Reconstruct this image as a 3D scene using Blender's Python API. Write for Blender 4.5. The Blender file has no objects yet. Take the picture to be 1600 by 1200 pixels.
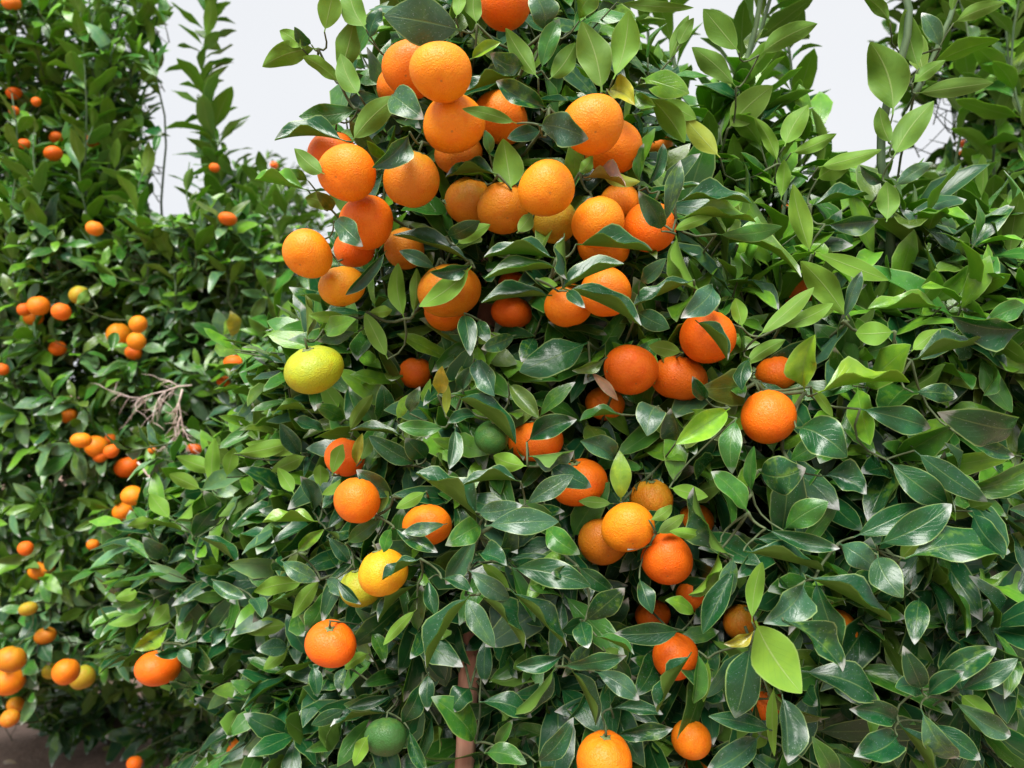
import bpy, math, random
import numpy as np
from mathutils import Vector, Matrix

random.seed(11)
rng = np.random.default_rng(11)
scene = bpy.context.scene
COL = scene.collection
R = math.radians

# ------------------------------------------------------------------ camera
FPX = 1256.0                      # focal length in photograph pixels (1600 wide)
CAMZ = 1.35
cam = bpy.data.cameras.new('camera')
cam.sensor_width = 36.0
cam.lens = 36.0 * FPX / 1600.0
cam.clip_start = 0.02
cam.clip_end = 2000
cam.dof.use_dof = True
cam.dof.focus_distance = 0.93
cam.dof.aperture_fstop = 5.6
camo = bpy.data.objects.new('camera', cam)
COL.objects.link(camo)
camo.location = (0, 0, CAMZ)
camo.rotation_euler = (R(90), 0, 0)
scene.camera = camo

# ------------------------------------------------------------------ sky and sun (bright overcast)
SUN_DIR = Vector((-0.20, -0.50, 0.84)).normalized()
w = bpy.data.worlds.new('World')
scene.world = w
w.use_nodes = True
nt = w.node_tree
nt.nodes.clear()
sky = nt.nodes.new('ShaderNodeTexSky')
sky.sky_type = 'NISHITA'
sky.sun_disc = False
sky.sun_elevation = math.asin(SUN_DIR.z)
sky.sun_rotation = math.atan2(SUN_DIR.x, SUN_DIR.y)
sky.dust_density = 4.0
hs = nt.nodes.new('ShaderNodeHueSaturation')
hs.inputs['Saturation'].default_value = 0.25
mx = nt.nodes.new('ShaderNodeMixRGB')
mx.inputs[0].default_value = 0.86
cl = nt.nodes.new('ShaderNodeTexNoise')           # very soft cloud structure of the overcast
cl.inputs['Scale'].default_value = 1.6
cl.inputs['Detail'].default_value = 3
cr = nt.nodes.new('ShaderNodeValToRGB')
cr.color_ramp.elements[0].position = 0.3
cr.color_ramp.elements[0].color = (8.1, 8.4, 8.95, 1)
cr.color_ramp.elements[1].position = 0.7
cr.color_ramp.elements[1].color = (8.9, 9.05, 9.3, 1)
bg = nt.nodes.new('ShaderNodeBackground')
bg.inputs['Strength'].default_value = 0.050
wo = nt.nodes.new('ShaderNodeOutputWorld')
tcw = nt.nodes.new('ShaderNodeTexCoord')
nt.links.new(tcw.outputs['Generated'], cl.inputs['Vector'])
nt.links.new(cl.outputs['Fac'], cr.inputs['Fac'])
nt.links.new(sky.outputs[0], hs.inputs['Color'])
nt.links.new(hs.outputs[0], mx.inputs[1])
nt.links.new(cr.outputs[0], mx.inputs[2])
nt.links.new(mx.outputs[0], bg.inputs['Color'])
nt.links.new(bg.outputs[0], wo.inputs['Surface'])

sl = bpy.data.lights.new('sun', 'SUN')
sl.energy = 3.3
sl.angle = R(38)
sl.color = (1.0, 0.965, 0.91)
so = bpy.data.objects.new('sun', sl)
COL.objects.link(so)
so.rotation_euler = (-SUN_DIR).to_track_quat('-Z', 'Y').to_euler()
so.location = SUN_DIR * 20

cy = scene.cycles
cy.max_bounces = 5; cy.diffuse_bounces = 2; cy.glossy_bounces = 2; cy.transmission_bounces = 3; cy.transparent_max_bounces = 4
cy.caustics_reflective = False; cy.caustics_refractive = False
vs = scene.view_settings
vs.view_transform = 'Standard'
vs.look = 'None'
vs.exposure = 1.15
vs.gamma = 1.0
vs.use_curve_mapping = False

# ------------------------------------------------------------------ helpers
def at(u, v, Y):
    return Vector(((u - 800.0) / FPX * Y, Y, CAMZ - (v - 600.0) / FPX * Y))

def proj(p):
    return 800 + FPX * p[0] / p[1], 600 - FPX * (p[2] - CAMZ) / p[1]

def mesh_obj(name, verts, faces, mats, parent=None, smooth=True, midx=None):
    me = bpy.data.meshes.new(name)
    me.from_pydata([tuple(v) for v in verts], [], faces)
    for m in mats:
        me.materials.append(m)
    if smooth:
        me.polygons.foreach_set('use_smooth', [True] * len(me.polygons))
    if midx is not None:
        me.polygons.foreach_set('material_index', midx)
    me.update()
    o = bpy.data.objects.new(name, me)
    COL.objects.link(o)
    o.parent = parent
    return o

def empty(name, loc=(0, 0, 0)):
    o = bpy.data.objects.new(name, None)
    o.location = loc
    o.empty_display_size = 0.02
    COL.objects.link(o)
    return o

def tag(o, label=None, cat=None, group=None, kind=None):
    if label: o['label'] = label
    if cat: o['category'] = cat
    if group: o['group'] = group
    if kind: o['kind'] = kind
    return o

class MB:
    def __init__(self):
        self.v, self.f = [], []
    def tube(self, pts, rads, sides=6, cap=True):
        n0 = len(self.v)
        prev = None
        for i, p in enumerate(pts):
            p = Vector(p)
            if i == 0: t = Vector(pts[1]) - p
            elif i == len(pts) - 1: t = p - Vector(pts[i - 1])
            else: t = Vector(pts[i + 1]) - Vector(pts[i - 1])
            if t.length < 1e-7: t = Vector((0, 0, 1))
            t.normalize()
            ref = prev if prev is not None else (Vector((1, 0, 0)) if abs(t.x) < 0.8 else Vector((0, 1, 0)))
            a = (ref - t * ref.dot(t))
            if a.length < 1e-5: a = t.orthogonal()
            a.normalize(); prev = a
            b = t.cross(a)
            for k in range(sides):
                th = 2 * math.pi * k / sides
                self.v.append(p + (a * math.cos(th) + b * math.sin(th)) * rads[i])
        m = len(pts)
        for i in range(m - 1):
            for k in range(sides):
                k2 = (k + 1) % sides
                self.f.append((n0 + i * sides + k, n0 + i * sides + k2, n0 + (i + 1) * sides + k2, n0 + (i + 1) * sides + k))
        if cap:
            self.f.append(tuple(n0 + (m - 1) * sides + k for k in range(sides)))
            self.f.append(tuple(n0 + sides - 1 - k for k in range(sides)))
    def build(self, name, mat, parent=None, smooth=True):
        return mesh_obj(name, self.v, self.f, [mat], parent, smooth)

# ------------------------------------------------------------------ node helper
class NT:
    def __init__(self, name):
        self.m = bpy.data.materials.new(name)
        self.m.use_nodes = True
        self.t = self.m.node_tree
        self.t.nodes.clear()
        self.out = self.t.nodes.new('ShaderNodeOutputMaterial')
    def n(self, typ, **kw):
        nd = self.t.nodes.new(typ)
        for k, v in kw.items():
            setattr(nd, k, v)
        return nd
    def l(self, a, b):
        self.t.links.new(a, b)
    def put(self, sock, v):
        if hasattr(v, 'is_linked') or isinstance(v, bpy.types.NodeSocket):
            self.t.links.new(v, sock)
        else:
            sock.default_value = v
    def math(self, op, a, b=None, c=None, clamp=False):
        nd = self.n('ShaderNodeMath', operation=op, use_clamp=clamp)
        for i, x in enumerate((a, b, c)):
            if x is not None: self.put(nd.inputs[i], x)
        return nd.outputs[0]
    def mix(self, f, a, b, mode='MIX'):
        nd = self.n('ShaderNodeMixRGB', blend_type=mode)
        self.put(nd.inputs[0], f)
        for i, x in ((1, a), (2, b)):
            if isinstance(x, tuple): x = (*x, 1) if len(x) == 3 else x
            self.put(nd.inputs[i], x)
        return nd.outputs[0]
    def ramp(self, x, lo, hi):
        nd = self.n('ShaderNodeMapRange', interpolation_type='SMOOTHSTEP')
        self.put(nd.inputs[0], x)
        self.put(nd.inputs[1], lo); self.put(nd.inputs[2], hi)
        return nd.outputs[0]
    def noise(self, vec, scale, detail=3, rough=0.55):
        nd = self.n('ShaderNodeTexNoise')
        self.l(vec, nd.inputs['Vector'])
        nd.inputs['Scale'].default_value = scale
        nd.inputs['Detail'].default_value = detail
        nd.inputs['Roughness'].default_value = rough
        return nd.outputs['Fac']

# ------------------------------------------------------------------ leaf materials
def leaf_mat(name, upper, src):
    T = NT(name)
    if src == 'obj':
        oi = T.n('ShaderNodeObjectInfo')
        tint, dust, rnd = oi.outputs['Color'], oi.outputs['Alpha'], oi.outputs['Random']
    else:
        a = T.n('ShaderNodeAttribute', attribute_name='tint')
        tint, dust = a.outputs['Color'], a.outputs['Alpha']
        rnd = T.n('ShaderNodeAttribute', attribute_name='rnd').outputs['Fac']
    uv = T.n('ShaderNodeUVMap', uv_map='UVMap').outputs[0]
    sep = T.n('ShaderNodeSeparateXYZ'); T.l(uv, sep.inputs[0])
    U, V = sep.outputs[0], sep.outputs[1]
    ax = T.math('ABSOLUTE', T.math('SUBTRACT', U, 0.5))        # 0 midrib .. 0.5 margin
    cmb = T.n('ShaderNodeCombineXYZ')
    T.l(U, cmb.inputs[0]); T.l(T.math('MULTIPLY', V, 2.4), cmb.inputs[1]); T.l(T.math('MULTIPLY', rnd, 57.0), cmb.inputs[2])
    vec = cmb.outputs[0]
    midrib = T.math('SUBTRACT', 1.0, T.ramp(ax, 0.008, 0.03))
    # side veins
    ph = T.math('SUBTRACT', T.math('MULTIPLY', V, 9.0), T.math('MULTIPLY', ax, 7.0))
    wob = T.math('MULTIPLY', T.noise(vec, 3.0, 0), 0.7) if src == 'obj' else 0.3
    s = T.math('ABSOLUTE', T.math('SINE', T.math('MULTIPLY', T.math('ADD', ph, wob), math.pi)))
    vein = T.math('SUBTRACT', 1.0, T.ramp(s, 0.0, 0.22))
    vein = T.math('MULTIPLY', vein, T.ramp(ax, 0.5, 0.25))
    edge = T.ramp(ax, 0.455, 0.49)
    big = T.noise(vec, 2.2, 3)
    near = (src == 'obj')
    if upper:
        light = T.mix(1.0, tint, (1.75, 1.45, 0.9), 'MULTIPLY')
        col = T.mix(T.math('MULTIPLY', T.ramp(big, 0.45, 0.72), 0.75), tint, light)
        dk = T.mix(1.0, tint, (0.7, 0.75, 0.85), 'MULTIPLY')
        col = T.mix(T.math('MULTIPLY', T.ramp(big, 0.42, 0.25), 0.8), col, dk)
        # nitrogen yellowing between the veins, only on leaves that are already yellowish
        yamt = T.math('MULTIPLY', T.ramp(T.noise(vec, 3.3, 2), 0.48, 0.72), T.math('MULTIPLY', T.ramp(rnd, 0.72, 0.95), 0.45))
        col = T.mix(yamt, col, (0.17, 0.33, 0.02))
        ribc = T.mix(0.4, col, (0.24, 0.36, 0.10))
        col = T.mix(T.math('MULTIPLY', midrib, 0.75), col, ribc)
        col = T.mix(T.math('MULTIPLY', vein, 0.22), col, ribc)
        col = T.mix(T.math('MULTIPLY', edge, 0.6), col, (0.30, 0.42, 0.13))
        # dust and dried spray residue: droplets, film, white tips
        fn = T.noise(vec, 6.0, 4, 0.72)
        film = T.math('MULTIPLY', T.ramp(fn, 0.50, 0.85), 0.28)
        tipw = T.math('MULTIPLY', T.ramp(T.math('ADD', V, T.math('MULTIPLY', fn, 0.14)), 0.945, 1.02), T.ramp(rnd, 0.25, 0.6))
        d = film
        if near:
            sp = T.n('ShaderNodeTexVoronoi', feature='F1'); T.l(vec, sp.inputs['Vector']); sp.inputs['Scale'].default_value = 14.0
            drop = T.math('SUBTRACT', 1.0, T.ramp(sp.outputs['Distance'], 0.10, 0.22))
            drop = T.math('MULTIPLY', drop, T.ramp(fn, 0.44, 0.56))
            d = T.math('ADD', drop, film)
        d = T.math('MULTIPLY', d, dust, clamp=True)
        col = T.mix(T.math('MULTIPLY', d, 0.68), col, (0.46, 0.56, 0.50))
        tp = T.math('MULTIPLY', tipw, T.math('MULTIPLY', T.ramp(dust, 0.08, 0.35), 0.8))
        col = T.mix(tp, col, (0.52, 0.55, 0.52))
        spot = T.math('MULTIPLY', T.ramp(fn, 0.66, 0.73), T.ramp(rnd, 0.55, 0.85))
        col = T.mix(T.math('MULTIPLY', spot, 0.65), col, (0.20, 0.14, 0.06))
        rough = T.math('ADD', T.math('MULTIPLY', d, 0.25), T.math('ADD', 0.15, T.math('MULTIPLY', big, 0.18)))
        bmpv = T.math('ADD', T.math('MULTIPLY', vein, -0.35), T.math('ADD', T.math('MULTIPLY', midrib, -0.6), T.math('MULTIPLY', fn, 0.7)))
        spec, tw = 0.5, 0.22
    else:
        base = T.mix(0.50, tint, (0.225, 0.41, 0.052))
        col = T.mix(T.math('MULTIPLY', T.ramp(big, 0.4, 0.75), 0.45), base, T.mix(1.0, base, (1.35, 1.2, 0.9), 'MULTIPLY'))
        col = T.mix(T.math('MULTIPLY', midrib, 0.6), col, (0.34, 0.45, 0.16))
        col = T.mix(T.math('MULTIPLY', vein, 0.25), col, (0.13, 0.24, 0.05))
        col = T.mix(T.math('MULTIPLY', edge, 0.4), col, (0.34, 0.45, 0.16))
        rough = 0.55
        bmpv = T.math('ADD', T.math('MULTIPLY', vein, 0.4), T.math('ADD', T.math('MULTIPLY', midrib, 1.0), T.math('MULTIPLY', big, 0.7)))
        spec, tw = 0.3, 0.33
    b = T.n('ShaderNodeBump'); b.inputs['Strength'].default_value = 0.35; b.inputs['Distance'].default_value = 0.0012
    T.l(bmpv, b.inputs['Height'])
    p = T.n('ShaderNodeBsdfPrincipled')
    T.put(p.inputs['Base Color'], col); T.put(p.inputs['Roughness'], rough)
    p.inputs['Specular IOR Level'].default_value = spec
    T.l(b.outputs[0], p.inputs['Normal'])
    tr = T.n('ShaderNodeBsdfTranslucent')
    T.put(tr.inputs['Color'], T.mix(0.55, T.mix(1.0, tint, (2.2, 2.2, 1.0), 'MULTIPLY'), (0.26, 0.52, 0.03)))
    ms = T.n('ShaderNodeMixShader'); ms.inputs[0].default_value = tw
    T.l(p.outputs[0], ms.inputs[1]); T.l(tr.outputs[0], ms.inputs[2])
    T.l(ms.outputs[0], T.out.inputs['Surface'])
    return T.m

LM = {s: (leaf_mat('leaf_upper_' + s, True, s), leaf_mat('leaf_lower_' + s, False, s)) for s in ('obj', 'attr')}

def peel_mat():
    T = NT('citrus_peel')
    oi = T.n('ShaderNodeObjectInfo')
    col, patch, rnd = oi.outputs['Color'], oi.outputs['Alpha'], oi.outputs['Random']
    tc = T.n('ShaderNodeTexCoord').outputs['Object']
    off = T.n('ShaderNodeVectorMath', operation='ADD'); T.l(tc, off.inputs[0])
    cb = T.n('ShaderNodeCombineXYZ'); T.l(T.math('MULTIPLY', rnd, 31.0), cb.inputs[0]); T.l(T.math('MULTIPLY', rnd, 77.0), cb.inputs[1]); T.l(cb.outputs[0], off.inputs[1])
    vec = off.outputs[0]
    sep = T.n('ShaderNodeSeparateXYZ'); T.l(tc, sep.inputs[0])
    big = T.noise(vec, 1.6, 3)
    c = T.mix(T.math('MULTIPLY', T.ramp(big, 0.35, 0.7), 0.5), col, T.mix(1.0, col, (1.05, 1.3, 1.2), 'MULTIPLY'))
    c = T.mix(T.math('MULTIPLY', T.ramp(T.noise(vec, 2.6, 4), 0.45, 0.72), 0.6), c, T.mix(1.0, col, (0.98, 0.74, 0.7), 'MULTIPLY'))
    # unripe green-yellow patch, strongest towards the stem end
    pg = T.ramp(T.math('ADD', T.math('MULTIPLY', sep.outputs[2], 0.32), T.noise(vec, 1.9, 3)), 0.50, 0.85)
    c = T.mix(T.math('MULTIPLY', pg, patch), c, (0.30, 0.37, 0.025))
    # oil glands
    vo = T.n('ShaderNodeTexVoronoi', feature='F1'); T.l(vec, vo.inputs['Vector']); vo.inputs['Scale'].default_value = 20.0
    gl = T.ramp(vo.outputs['Distance'], 0.08, 0.45)
    c = T.mix(T.math('MULTIPLY', T.math('SUBTRACT', 1.0, gl), 0.22), c, T.mix(1.0, c, (1.1, 1.35, 1.2), 'MULTIPLY'))
    # pale specks and rubbed scars
    sv = T.n('ShaderNodeTexVoronoi', feature='F1'); T.l(vec, sv.inputs['Vector']); sv.inputs['Scale'].default_value = 7.0
    sm = T.math('MULTIPLY', T.math('SUBTRACT', 1.0, T.ramp(sv.outputs['Distance'], 0.03, 0.09)), T.ramp(T.noise(vec, 2.3, 2), 0.52, 0.62))
    c = T.mix(T.math('MULTIPLY', sm, 0.55), c, (0.75, 0.6, 0.42))
    sc = T.math('MULTIPLY', T.ramp(T.noise(vec, 11.0, 5, 0.7), 0.66, 0.76), T.ramp(T.noise(vec, 1.3, 1), 0.48, 0.60))
    c = T.mix(T.math('MULTIPLY', sc, 0.5), c, (0.55, 0.36, 0.16))
    # stylar scar at the blossom end
    rr = T.math('SQRT', T.math('ADD', T.math('POWER', sep.outputs[0], 2.0), T.math('POWER', sep.outputs[1], 2.0)))
    sty = T.math('MULTIPLY', T.math('SUBTRACT', 1.0, T.ramp(rr, 0.025, 0.055)), T.math('LESS_THAN', sep.outputs[2], 0.0))
    c = T.mix(T.math('MULTIPLY', sty, 0.5), c, (0.22, 0.12, 0.03))
    h = T.math('ADD', T.math('MULTIPLY', gl, -0.35), T.math('MULTIPLY', T.noise(vec, 14.0, 2), 0.7))
    b = T.n('ShaderNodeBump'); b.inputs['Strength'].default_value = 0.8; b.inputs['Distance'].default_value = 0.0013
    T.l(h, b.inputs['Height'])
    p = T.n('ShaderNodeBsdfPrincipled')
    T.put(p.inputs['Base Color'], c)
    T.put(p.inputs['Roughness'], T.math('ADD', 0.36, T.math('MULTIPLY', big, 0.15)))
    p.inputs['Specular IOR Level'].default_value = 0.3
    T.l(b.outputs[0], p.inputs['Normal'])
    T.l(p.outputs[0], T.out.inputs['Surface'])
    return T.m
PEEL = peel_mat()

def bark_mat(name, c1, c2, scale=40, rough=0.8, stretch=0.2, bump=0.4):
    T = NT(name)
    tc = T.n('ShaderNodeTexCoord').outputs['Object']
    mp = T.n('ShaderNodeMapping'); T.l(tc, mp.inputs[0]); mp.inputs['Scale'].default_value = (1, 1, stretch)
    n1 = T.noise(mp.outputs[0], scale, 5)
    n2 = T.noise(tc, scale * 0.3, 3)
    c = T.mix(T.ramp(n1, 0.3, 0.7), c1, c2)
    c = T.mix(T.math('MULTIPLY', T.ramp(n2, 0.45, 0.7), 0.4), c, T.mix(1.0, c, (1.3, 1.25, 1.2), 'MULTIPLY'))
    b = T.n('ShaderNodeBump'); b.inputs['Strength'].default_value = bump; b.inputs['Distance'].default_value = 0.003
    T.l(n1, b.inputs['Height'])
    p = T.n('ShaderNodeBsdfPrincipled'); T.put(p.inputs['Base Color'], c); p.inputs['Roughness'].default_value = rough
    T.l(b.outputs[0], p.inputs['Normal']); T.l(p.outputs[0], T.out.inputs['Surface'])
    return T.m
M_TWIG = bark_mat('green_twig_bark', (0.045, 0.07, 0.025), (0.085, 0.115, 0.045), 90, 0.75, 0.2)
M_SHOOT = bark_mat('young_shoot_bark', (0.038, 0.080, 0.030), (0.075, 0.125, 0.048), 90, 0.75, 0.15)
M_BARK = bark_mat('grey_citrus_bark', (0.055, 0.05, 0.035), (0.12, 0.11, 0.08), 60)
M_STAKE = bark_mat('weathered_stake_wood', (0.42, 0.19, 0.125), (0.54, 0.29, 0.20), 70, 0.75, 0.05, 0.5)
M_DEAD = bark_mat('dry_twig_bark', (0.48, 0.37, 0.32), (0.64, 0.53, 0.47), 70)
M_CALYX = bark_mat('calyx_green', (0.10, 0.15, 0.04), (0.19, 0.22, 0.08), 120, 0.6, 1.0)

def soil_mat():
    T = NT('dry_soil')
    tc = T.n('ShaderNodeTexCoord').outputs['Object']
    n1 = T.noise(tc, 3.0, 6); n2 = T.noise(tc, 40.0, 6, 0.65); n3 = T.noise(tc, 0.7, 3)
    c = T.mix(T.ramp(n1, 0.3, 0.7), (0.27, 0.165, 0.12), (0.42, 0.275, 0.21))
    c = T.mix(T.math('MULTIPLY', T.ramp(n2, 0.45, 0.7), 0.5), c, (0.15, 0.10, 0.075))
    c = T.mix(T.math('MULTIPLY', T.ramp(n3, 0.4, 0.7), 0.4), c, (0.40, 0.28, 0.21))
    b = T.n('ShaderNodeBump'); b.inputs['Strength'].default_value = 0.8; b.inputs['Distance'].default_value = 0.02
    T.l(T.math('ADD', n2, n1), b.inputs['Height'])
    p = T.n('ShaderNodeBsdfPrincipled'); T.put(p.inputs['Base Color'], c); p.inputs['Roughness'].default_value = 0.95
    T.l(b.outputs[0], p.inputs['Normal']); T.l(p.outputs[0], T.out.inputs['Surface'])
    return T.m

# ------------------------------------------------------------------ ground
def build_ground():
    xs = np.concatenate([[-400, -80, -25, -10], np.linspace(-6, 6, 61), [10, 25, 80, 400]])
    ys = np.concatenate([[-400, -60, -12, -4], np.linspace(-1, 11, 61), [16, 40, 120, 900]])
    vs_, fs = [], []
    for j, y in enumerate(ys):
        for i, x in enumerate(xs):
            near = math.exp(-((x / 6) ** 2 + ((y - 4) / 7) ** 2) ** 2)
            z = near * (0.018 * math.sin(3.1 * x + 1.3 * y) * math.cos(2.3 * y - x) + 0.012 * math.sin(9 * x + 4 * y) * math.sin(7 * y))
            vs_.append((x, y, z + (random.uniform(-0.008, 0.008) * near)))
    n = len(xs)
    for j in range(len(ys) - 1):
        for i in range(n - 1):
            fs.append((j * n + i, j * n + i + 1, (j + 1) * n + i + 1, (j + 1) * n + i))
    o = mesh_obj('ground', vs_, fs, [soil_mat()])
    tag(o, kind='structure')
build_ground()

# ------------------------------------------------------------------ leaf geometry
def leaf_template(nl, half, fold, arch, sick=0.0, wave=0.0, wid=0.42, seed=0):
    """Two-sided leaf, chord from (0,0,0) to (0,1,0), upper side +Z.  Returns verts, uvs, triangles, material ids."""
    r = np.random.default_rng(seed)
    q_ = np.linspace(0, 1, nl)
    q_ = 0.5 * q_ + 0.5 * (0.5 - 0.5 * np.cos(math.pi * q_))      # finer towards both ends
    ts = np.concatenate([[0.0], 0.085 + 0.915 * q_])
    na = 2 * half + 1
    xs = np.linspace(-1, 1, na)
    ph = r.uniform(0, 6.28, 4)
    skew = r.uniform(0.90, 1.12)
    top, uv = [], []
    for t in ts:
        if t < 0.08: hw = 0.011
        else:
            q = min(1.0, max(0.0, (t - 0.085) / 0.915))
            hw = wid * 0.5 * (max(0.0, math.sin(math.pi * q ** skew)) ** 0.80) + 0.011 * (1 - q)
            hw *= (1 + 0.035 * math.sin(8 * q + ph[0]))
        hw = max(hw, 0.006 if t > 0.9 else 0.004)
        zc = 4 * arch * t * (1 - t)
        xc = 4 * sick * t * (1 - t)
        f = fold * (1 - 0.28 * t)
        for x in xs:
            a = abs(x)
            lat = math.copysign(hw * a * math.cos(f), x)
            up = hw * (math.sin(f) * (a - 0.30 * a * a) * 1.2)
            up -= hw * 0.22 * a * a * max(0.0, 1 - fold)          # blade rolls down towards the margin
            up += wave * hw * a * a * math.sin(10 * t + ph[1] + (1.9 if x > 0 else 0.0))
            top.append((xc + lat, t, zc + up))
            uv.append(((x + 1) / 2, t))
    top = np.array(top); uv = np.array(uv)
    m = len(ts)
    bot = top.copy(); bot[:, 2] -= 0.006
    q = []
    for i in range(m - 1):
        for k in range(na - 1):
            a0 = i * na + k
            if xs[k] < 0: q += [(a0, a0 + 1, a0 + na), (a0 + 1, a0 + na + 1, a0 + na)]
            else: q += [(a0, a0 + 1, a0 + na + 1), (a0, a0 + na + 1, a0 + na)]
    q = np.array(q)
    qb = q[:, ::-1] + len(top)
    V = np.concatenate([top, bot]); UV = np.concatenate([uv, uv])
    Q = np.concatenate([q, qb]); MI = np.concatenate([np.zeros(len(q), int), np.ones(len(qb), int)])
    return V, UV, Q, MI

def leaf_mesh(name, tpl, mats):
    V, UV, Q, MI = tpl
    me = bpy.data.meshes.new(name)
    me.from_pydata(V.tolist(), [], Q.tolist())
    for m in mats: me.materials.append(m)
    me.polygons.foreach_set('material_index', MI.tolist())
    me.polygons.foreach_set('use_smooth', [True] * len(Q))
    ul = me.uv_layers.new(name='UVMap')
    ul.data.foreach_set('uv', UV[Q.ravel()].astype(np.float32).ravel())
    me.update()
    return me

FOLDS = [R(10), R(30), R(58), R(70)]
ARCHS = [0.03, 0.10, 0.17]
VAR = {}
k = 0
for fi, fo in enumerate(FOLDS):
    for ai, ar in enumerate(ARCHS):
        for s in range(3):
            k += 1
            sk = (0, 0.05, -0.05)[s]
            VAR[(fi, ai, s)] = leaf_mesh('leaf', leaf_template(13, 2, fo, ar, sk, 0.14 + 0.09 * s, 0.42, k), LM['obj'])
LOW = []
for i in range(18):
    LOW.append(leaf_template(6, 1, (R(10), R(26), R(45))[i % 3], (0.02, 0.08, 0.15)[(i // 3) % 3], (0, .05, -.05)[(i // 2) % 3], 0.2, 0.42, 100 + i))
MID = []
for i in range(18):
    MID.append(leaf_mesh('leaf', leaf_template(8, 2, (R(10), R(26), R(45))[i % 3], (0.02, 0.08, 0.15)[(i // 3) % 3], (0, .05, -.05)[(i // 2) % 3], 0.2, 0.42, 100 + i), LM['obj']))

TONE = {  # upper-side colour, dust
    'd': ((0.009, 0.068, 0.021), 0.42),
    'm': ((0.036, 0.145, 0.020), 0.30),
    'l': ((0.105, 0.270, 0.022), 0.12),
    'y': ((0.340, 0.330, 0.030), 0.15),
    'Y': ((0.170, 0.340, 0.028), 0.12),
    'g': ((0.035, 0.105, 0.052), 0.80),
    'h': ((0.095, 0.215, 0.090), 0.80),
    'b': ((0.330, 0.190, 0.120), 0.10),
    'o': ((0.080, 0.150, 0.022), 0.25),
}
def tone_col(t, jit=0.16):
    c, d = TONE[t]
    j = rng.uniform(1 - jit, 1 + jit)
    return (c[0] * j * rng.uniform(0.9, 1.12), c[1] * j, c[2] * j * rng.uniform(0.85, 1.15), float(np.clip(d * rng.uniform(0.5, 1.4), 0, 1)))

# ------------------------------------------------------------------ fruit geometry
def fruit_mesh(seed):
    r = random.Random(seed)
    nlat, nlon = 22, 34
    ph = [r.uniform(0, 6.28) for _ in range(6)]
    lob = r.choice([7, 8, 9])
    vs_, fs = [], []
    for i in range(nlat + 1):
        th = math.pi * i / nlat
        for j in range(nlon):
            a = 2 * math.pi * j / nlon
            rad = 1.0
            rad -= 0.10 * math.exp(-(th / 0.24) ** 2)                    # stem dimple
            rad -= 0.05 * math.exp(-((math.pi - th) / 0.20) ** 2)        # blossom dimple
            rad += 0.016 * math.cos(lob * a + ph[0]) * math.exp(-((th - 0.45) / 0.4) ** 2)
            rad += 0.032 * math.sin(2 * a + ph[1]) * math.sin(th) + 0.022 * math.sin(3 * a + ph[2]) * math.sin(th) ** 2 + 0.020 * math.cos(2 * th + ph[3]) + 0.022 * math.sin(a + ph[4]) * math.sin(2 * th)
            x = rad * math.sin(th) * math.cos(a); y = rad * math.sin(th) * math.sin(a); z = rad * math.cos(th) * 0.875
            vs_.append((x, y, z))
    for i in range(nlat):
        for j in range(nlon):
            j2 = (j + 1) % nlon
            if i == 0: fs.append((0, (i + 1) * nlon + j, (i + 1) * nlon + j2))
            elif i == nlat - 1: fs.append((i * nlon + j, nlat * nlon, i * nlon + j2))
            else: fs.append((i * nlon + j, (i + 1) * nlon + j, (i + 1) * nlon + j2, i * nlon + j2))
    me = bpy.data.meshes.new('peel')
    me.from_pydata(vs_, [], fs)
    me.polygons.foreach_set('use_smooth', [True] * len(fs))
    me.materials.append(PEEL)
    me.update()
    return me
FRUITM = [fruit_mesh(40 + i) for i in range(7)]

def calyx_mesh():
    vs_, fs = [(0, 0, 0.045)], []
    n = 20
    for ring, (rr, z) in enumerate(((0.10, 0.055), (0.2, 0.03), (0.2, 0.0))):
        for j in range(n):
            a = 2 * math.pi * j / n
            f = 0.62 + 0.38 * (0.5 + 0.5 * math.cos(5 * a)) if ring else 1
            vs_.append((rr * f * math.cos(a) * 1.05, rr * f * math.sin(a) * 1.05, z + (0.02 * math.cos(5 * a) if ring else 0)))
    for j in range(n):
        j2 = (j + 1) % n
        fs.append((0, 1 + j, 1 + j2))
        for r_ in range(2):
            fs.append((1 + r_ * n + j, 1 + (r_ + 1) * n + j, 1 + (r_ + 1) * n + j2, 1 + r_ * n + j2))
    fs.append(tuple(1 + 2 * n + n - 1 - j for j in range(n)))
    me = bpy.data.meshes.new('calyx'); me.from_pydata(vs_, [], fs)
    me.polygons.foreach_set('use_smooth', [True] * len(fs))
    me.materials.append(M_CALYX); me.update()
    return me
CALYX = calyx_mesh()
mb = MB(); mb.tube([(0, 0, 0.02), (0.01, 0.0, 0.2), (0.05, 0.01, 0.42)], [0.05, 0.042, 0.04], 6)
STEMM = bpy.data.meshes.new('stem'); STEMM.from_pydata([tuple(v) for v in mb.v], [], mb.f); STEMM.materials.append(M_TWIG)
STEMM.polygons.foreach_set('use_smooth', [True] * len(STEMM.polygons)); STEMM.update()

FTONE = {
    'o': (0.80, 0.185, 0.005, 0.10), 'r': (0.77, 0.130, 0.004, 0.05), 'a': (0.55, 0.165, 0.006, 0.25),  # amber 'a' is darkened: shade on the inner fruit put into the peel colour
    'O': (0.83, 0.235, 0.006, 0.16), 'y': (0.70, 0.285, 0.008, 0.22), 'Y': (0.38, 0.375, 0.014, 0.95), 'G': (0.034, 0.115, 0.022, 0.12),
    'q': (0.42, 0.27, 0.015, 0.7),
}
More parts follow.
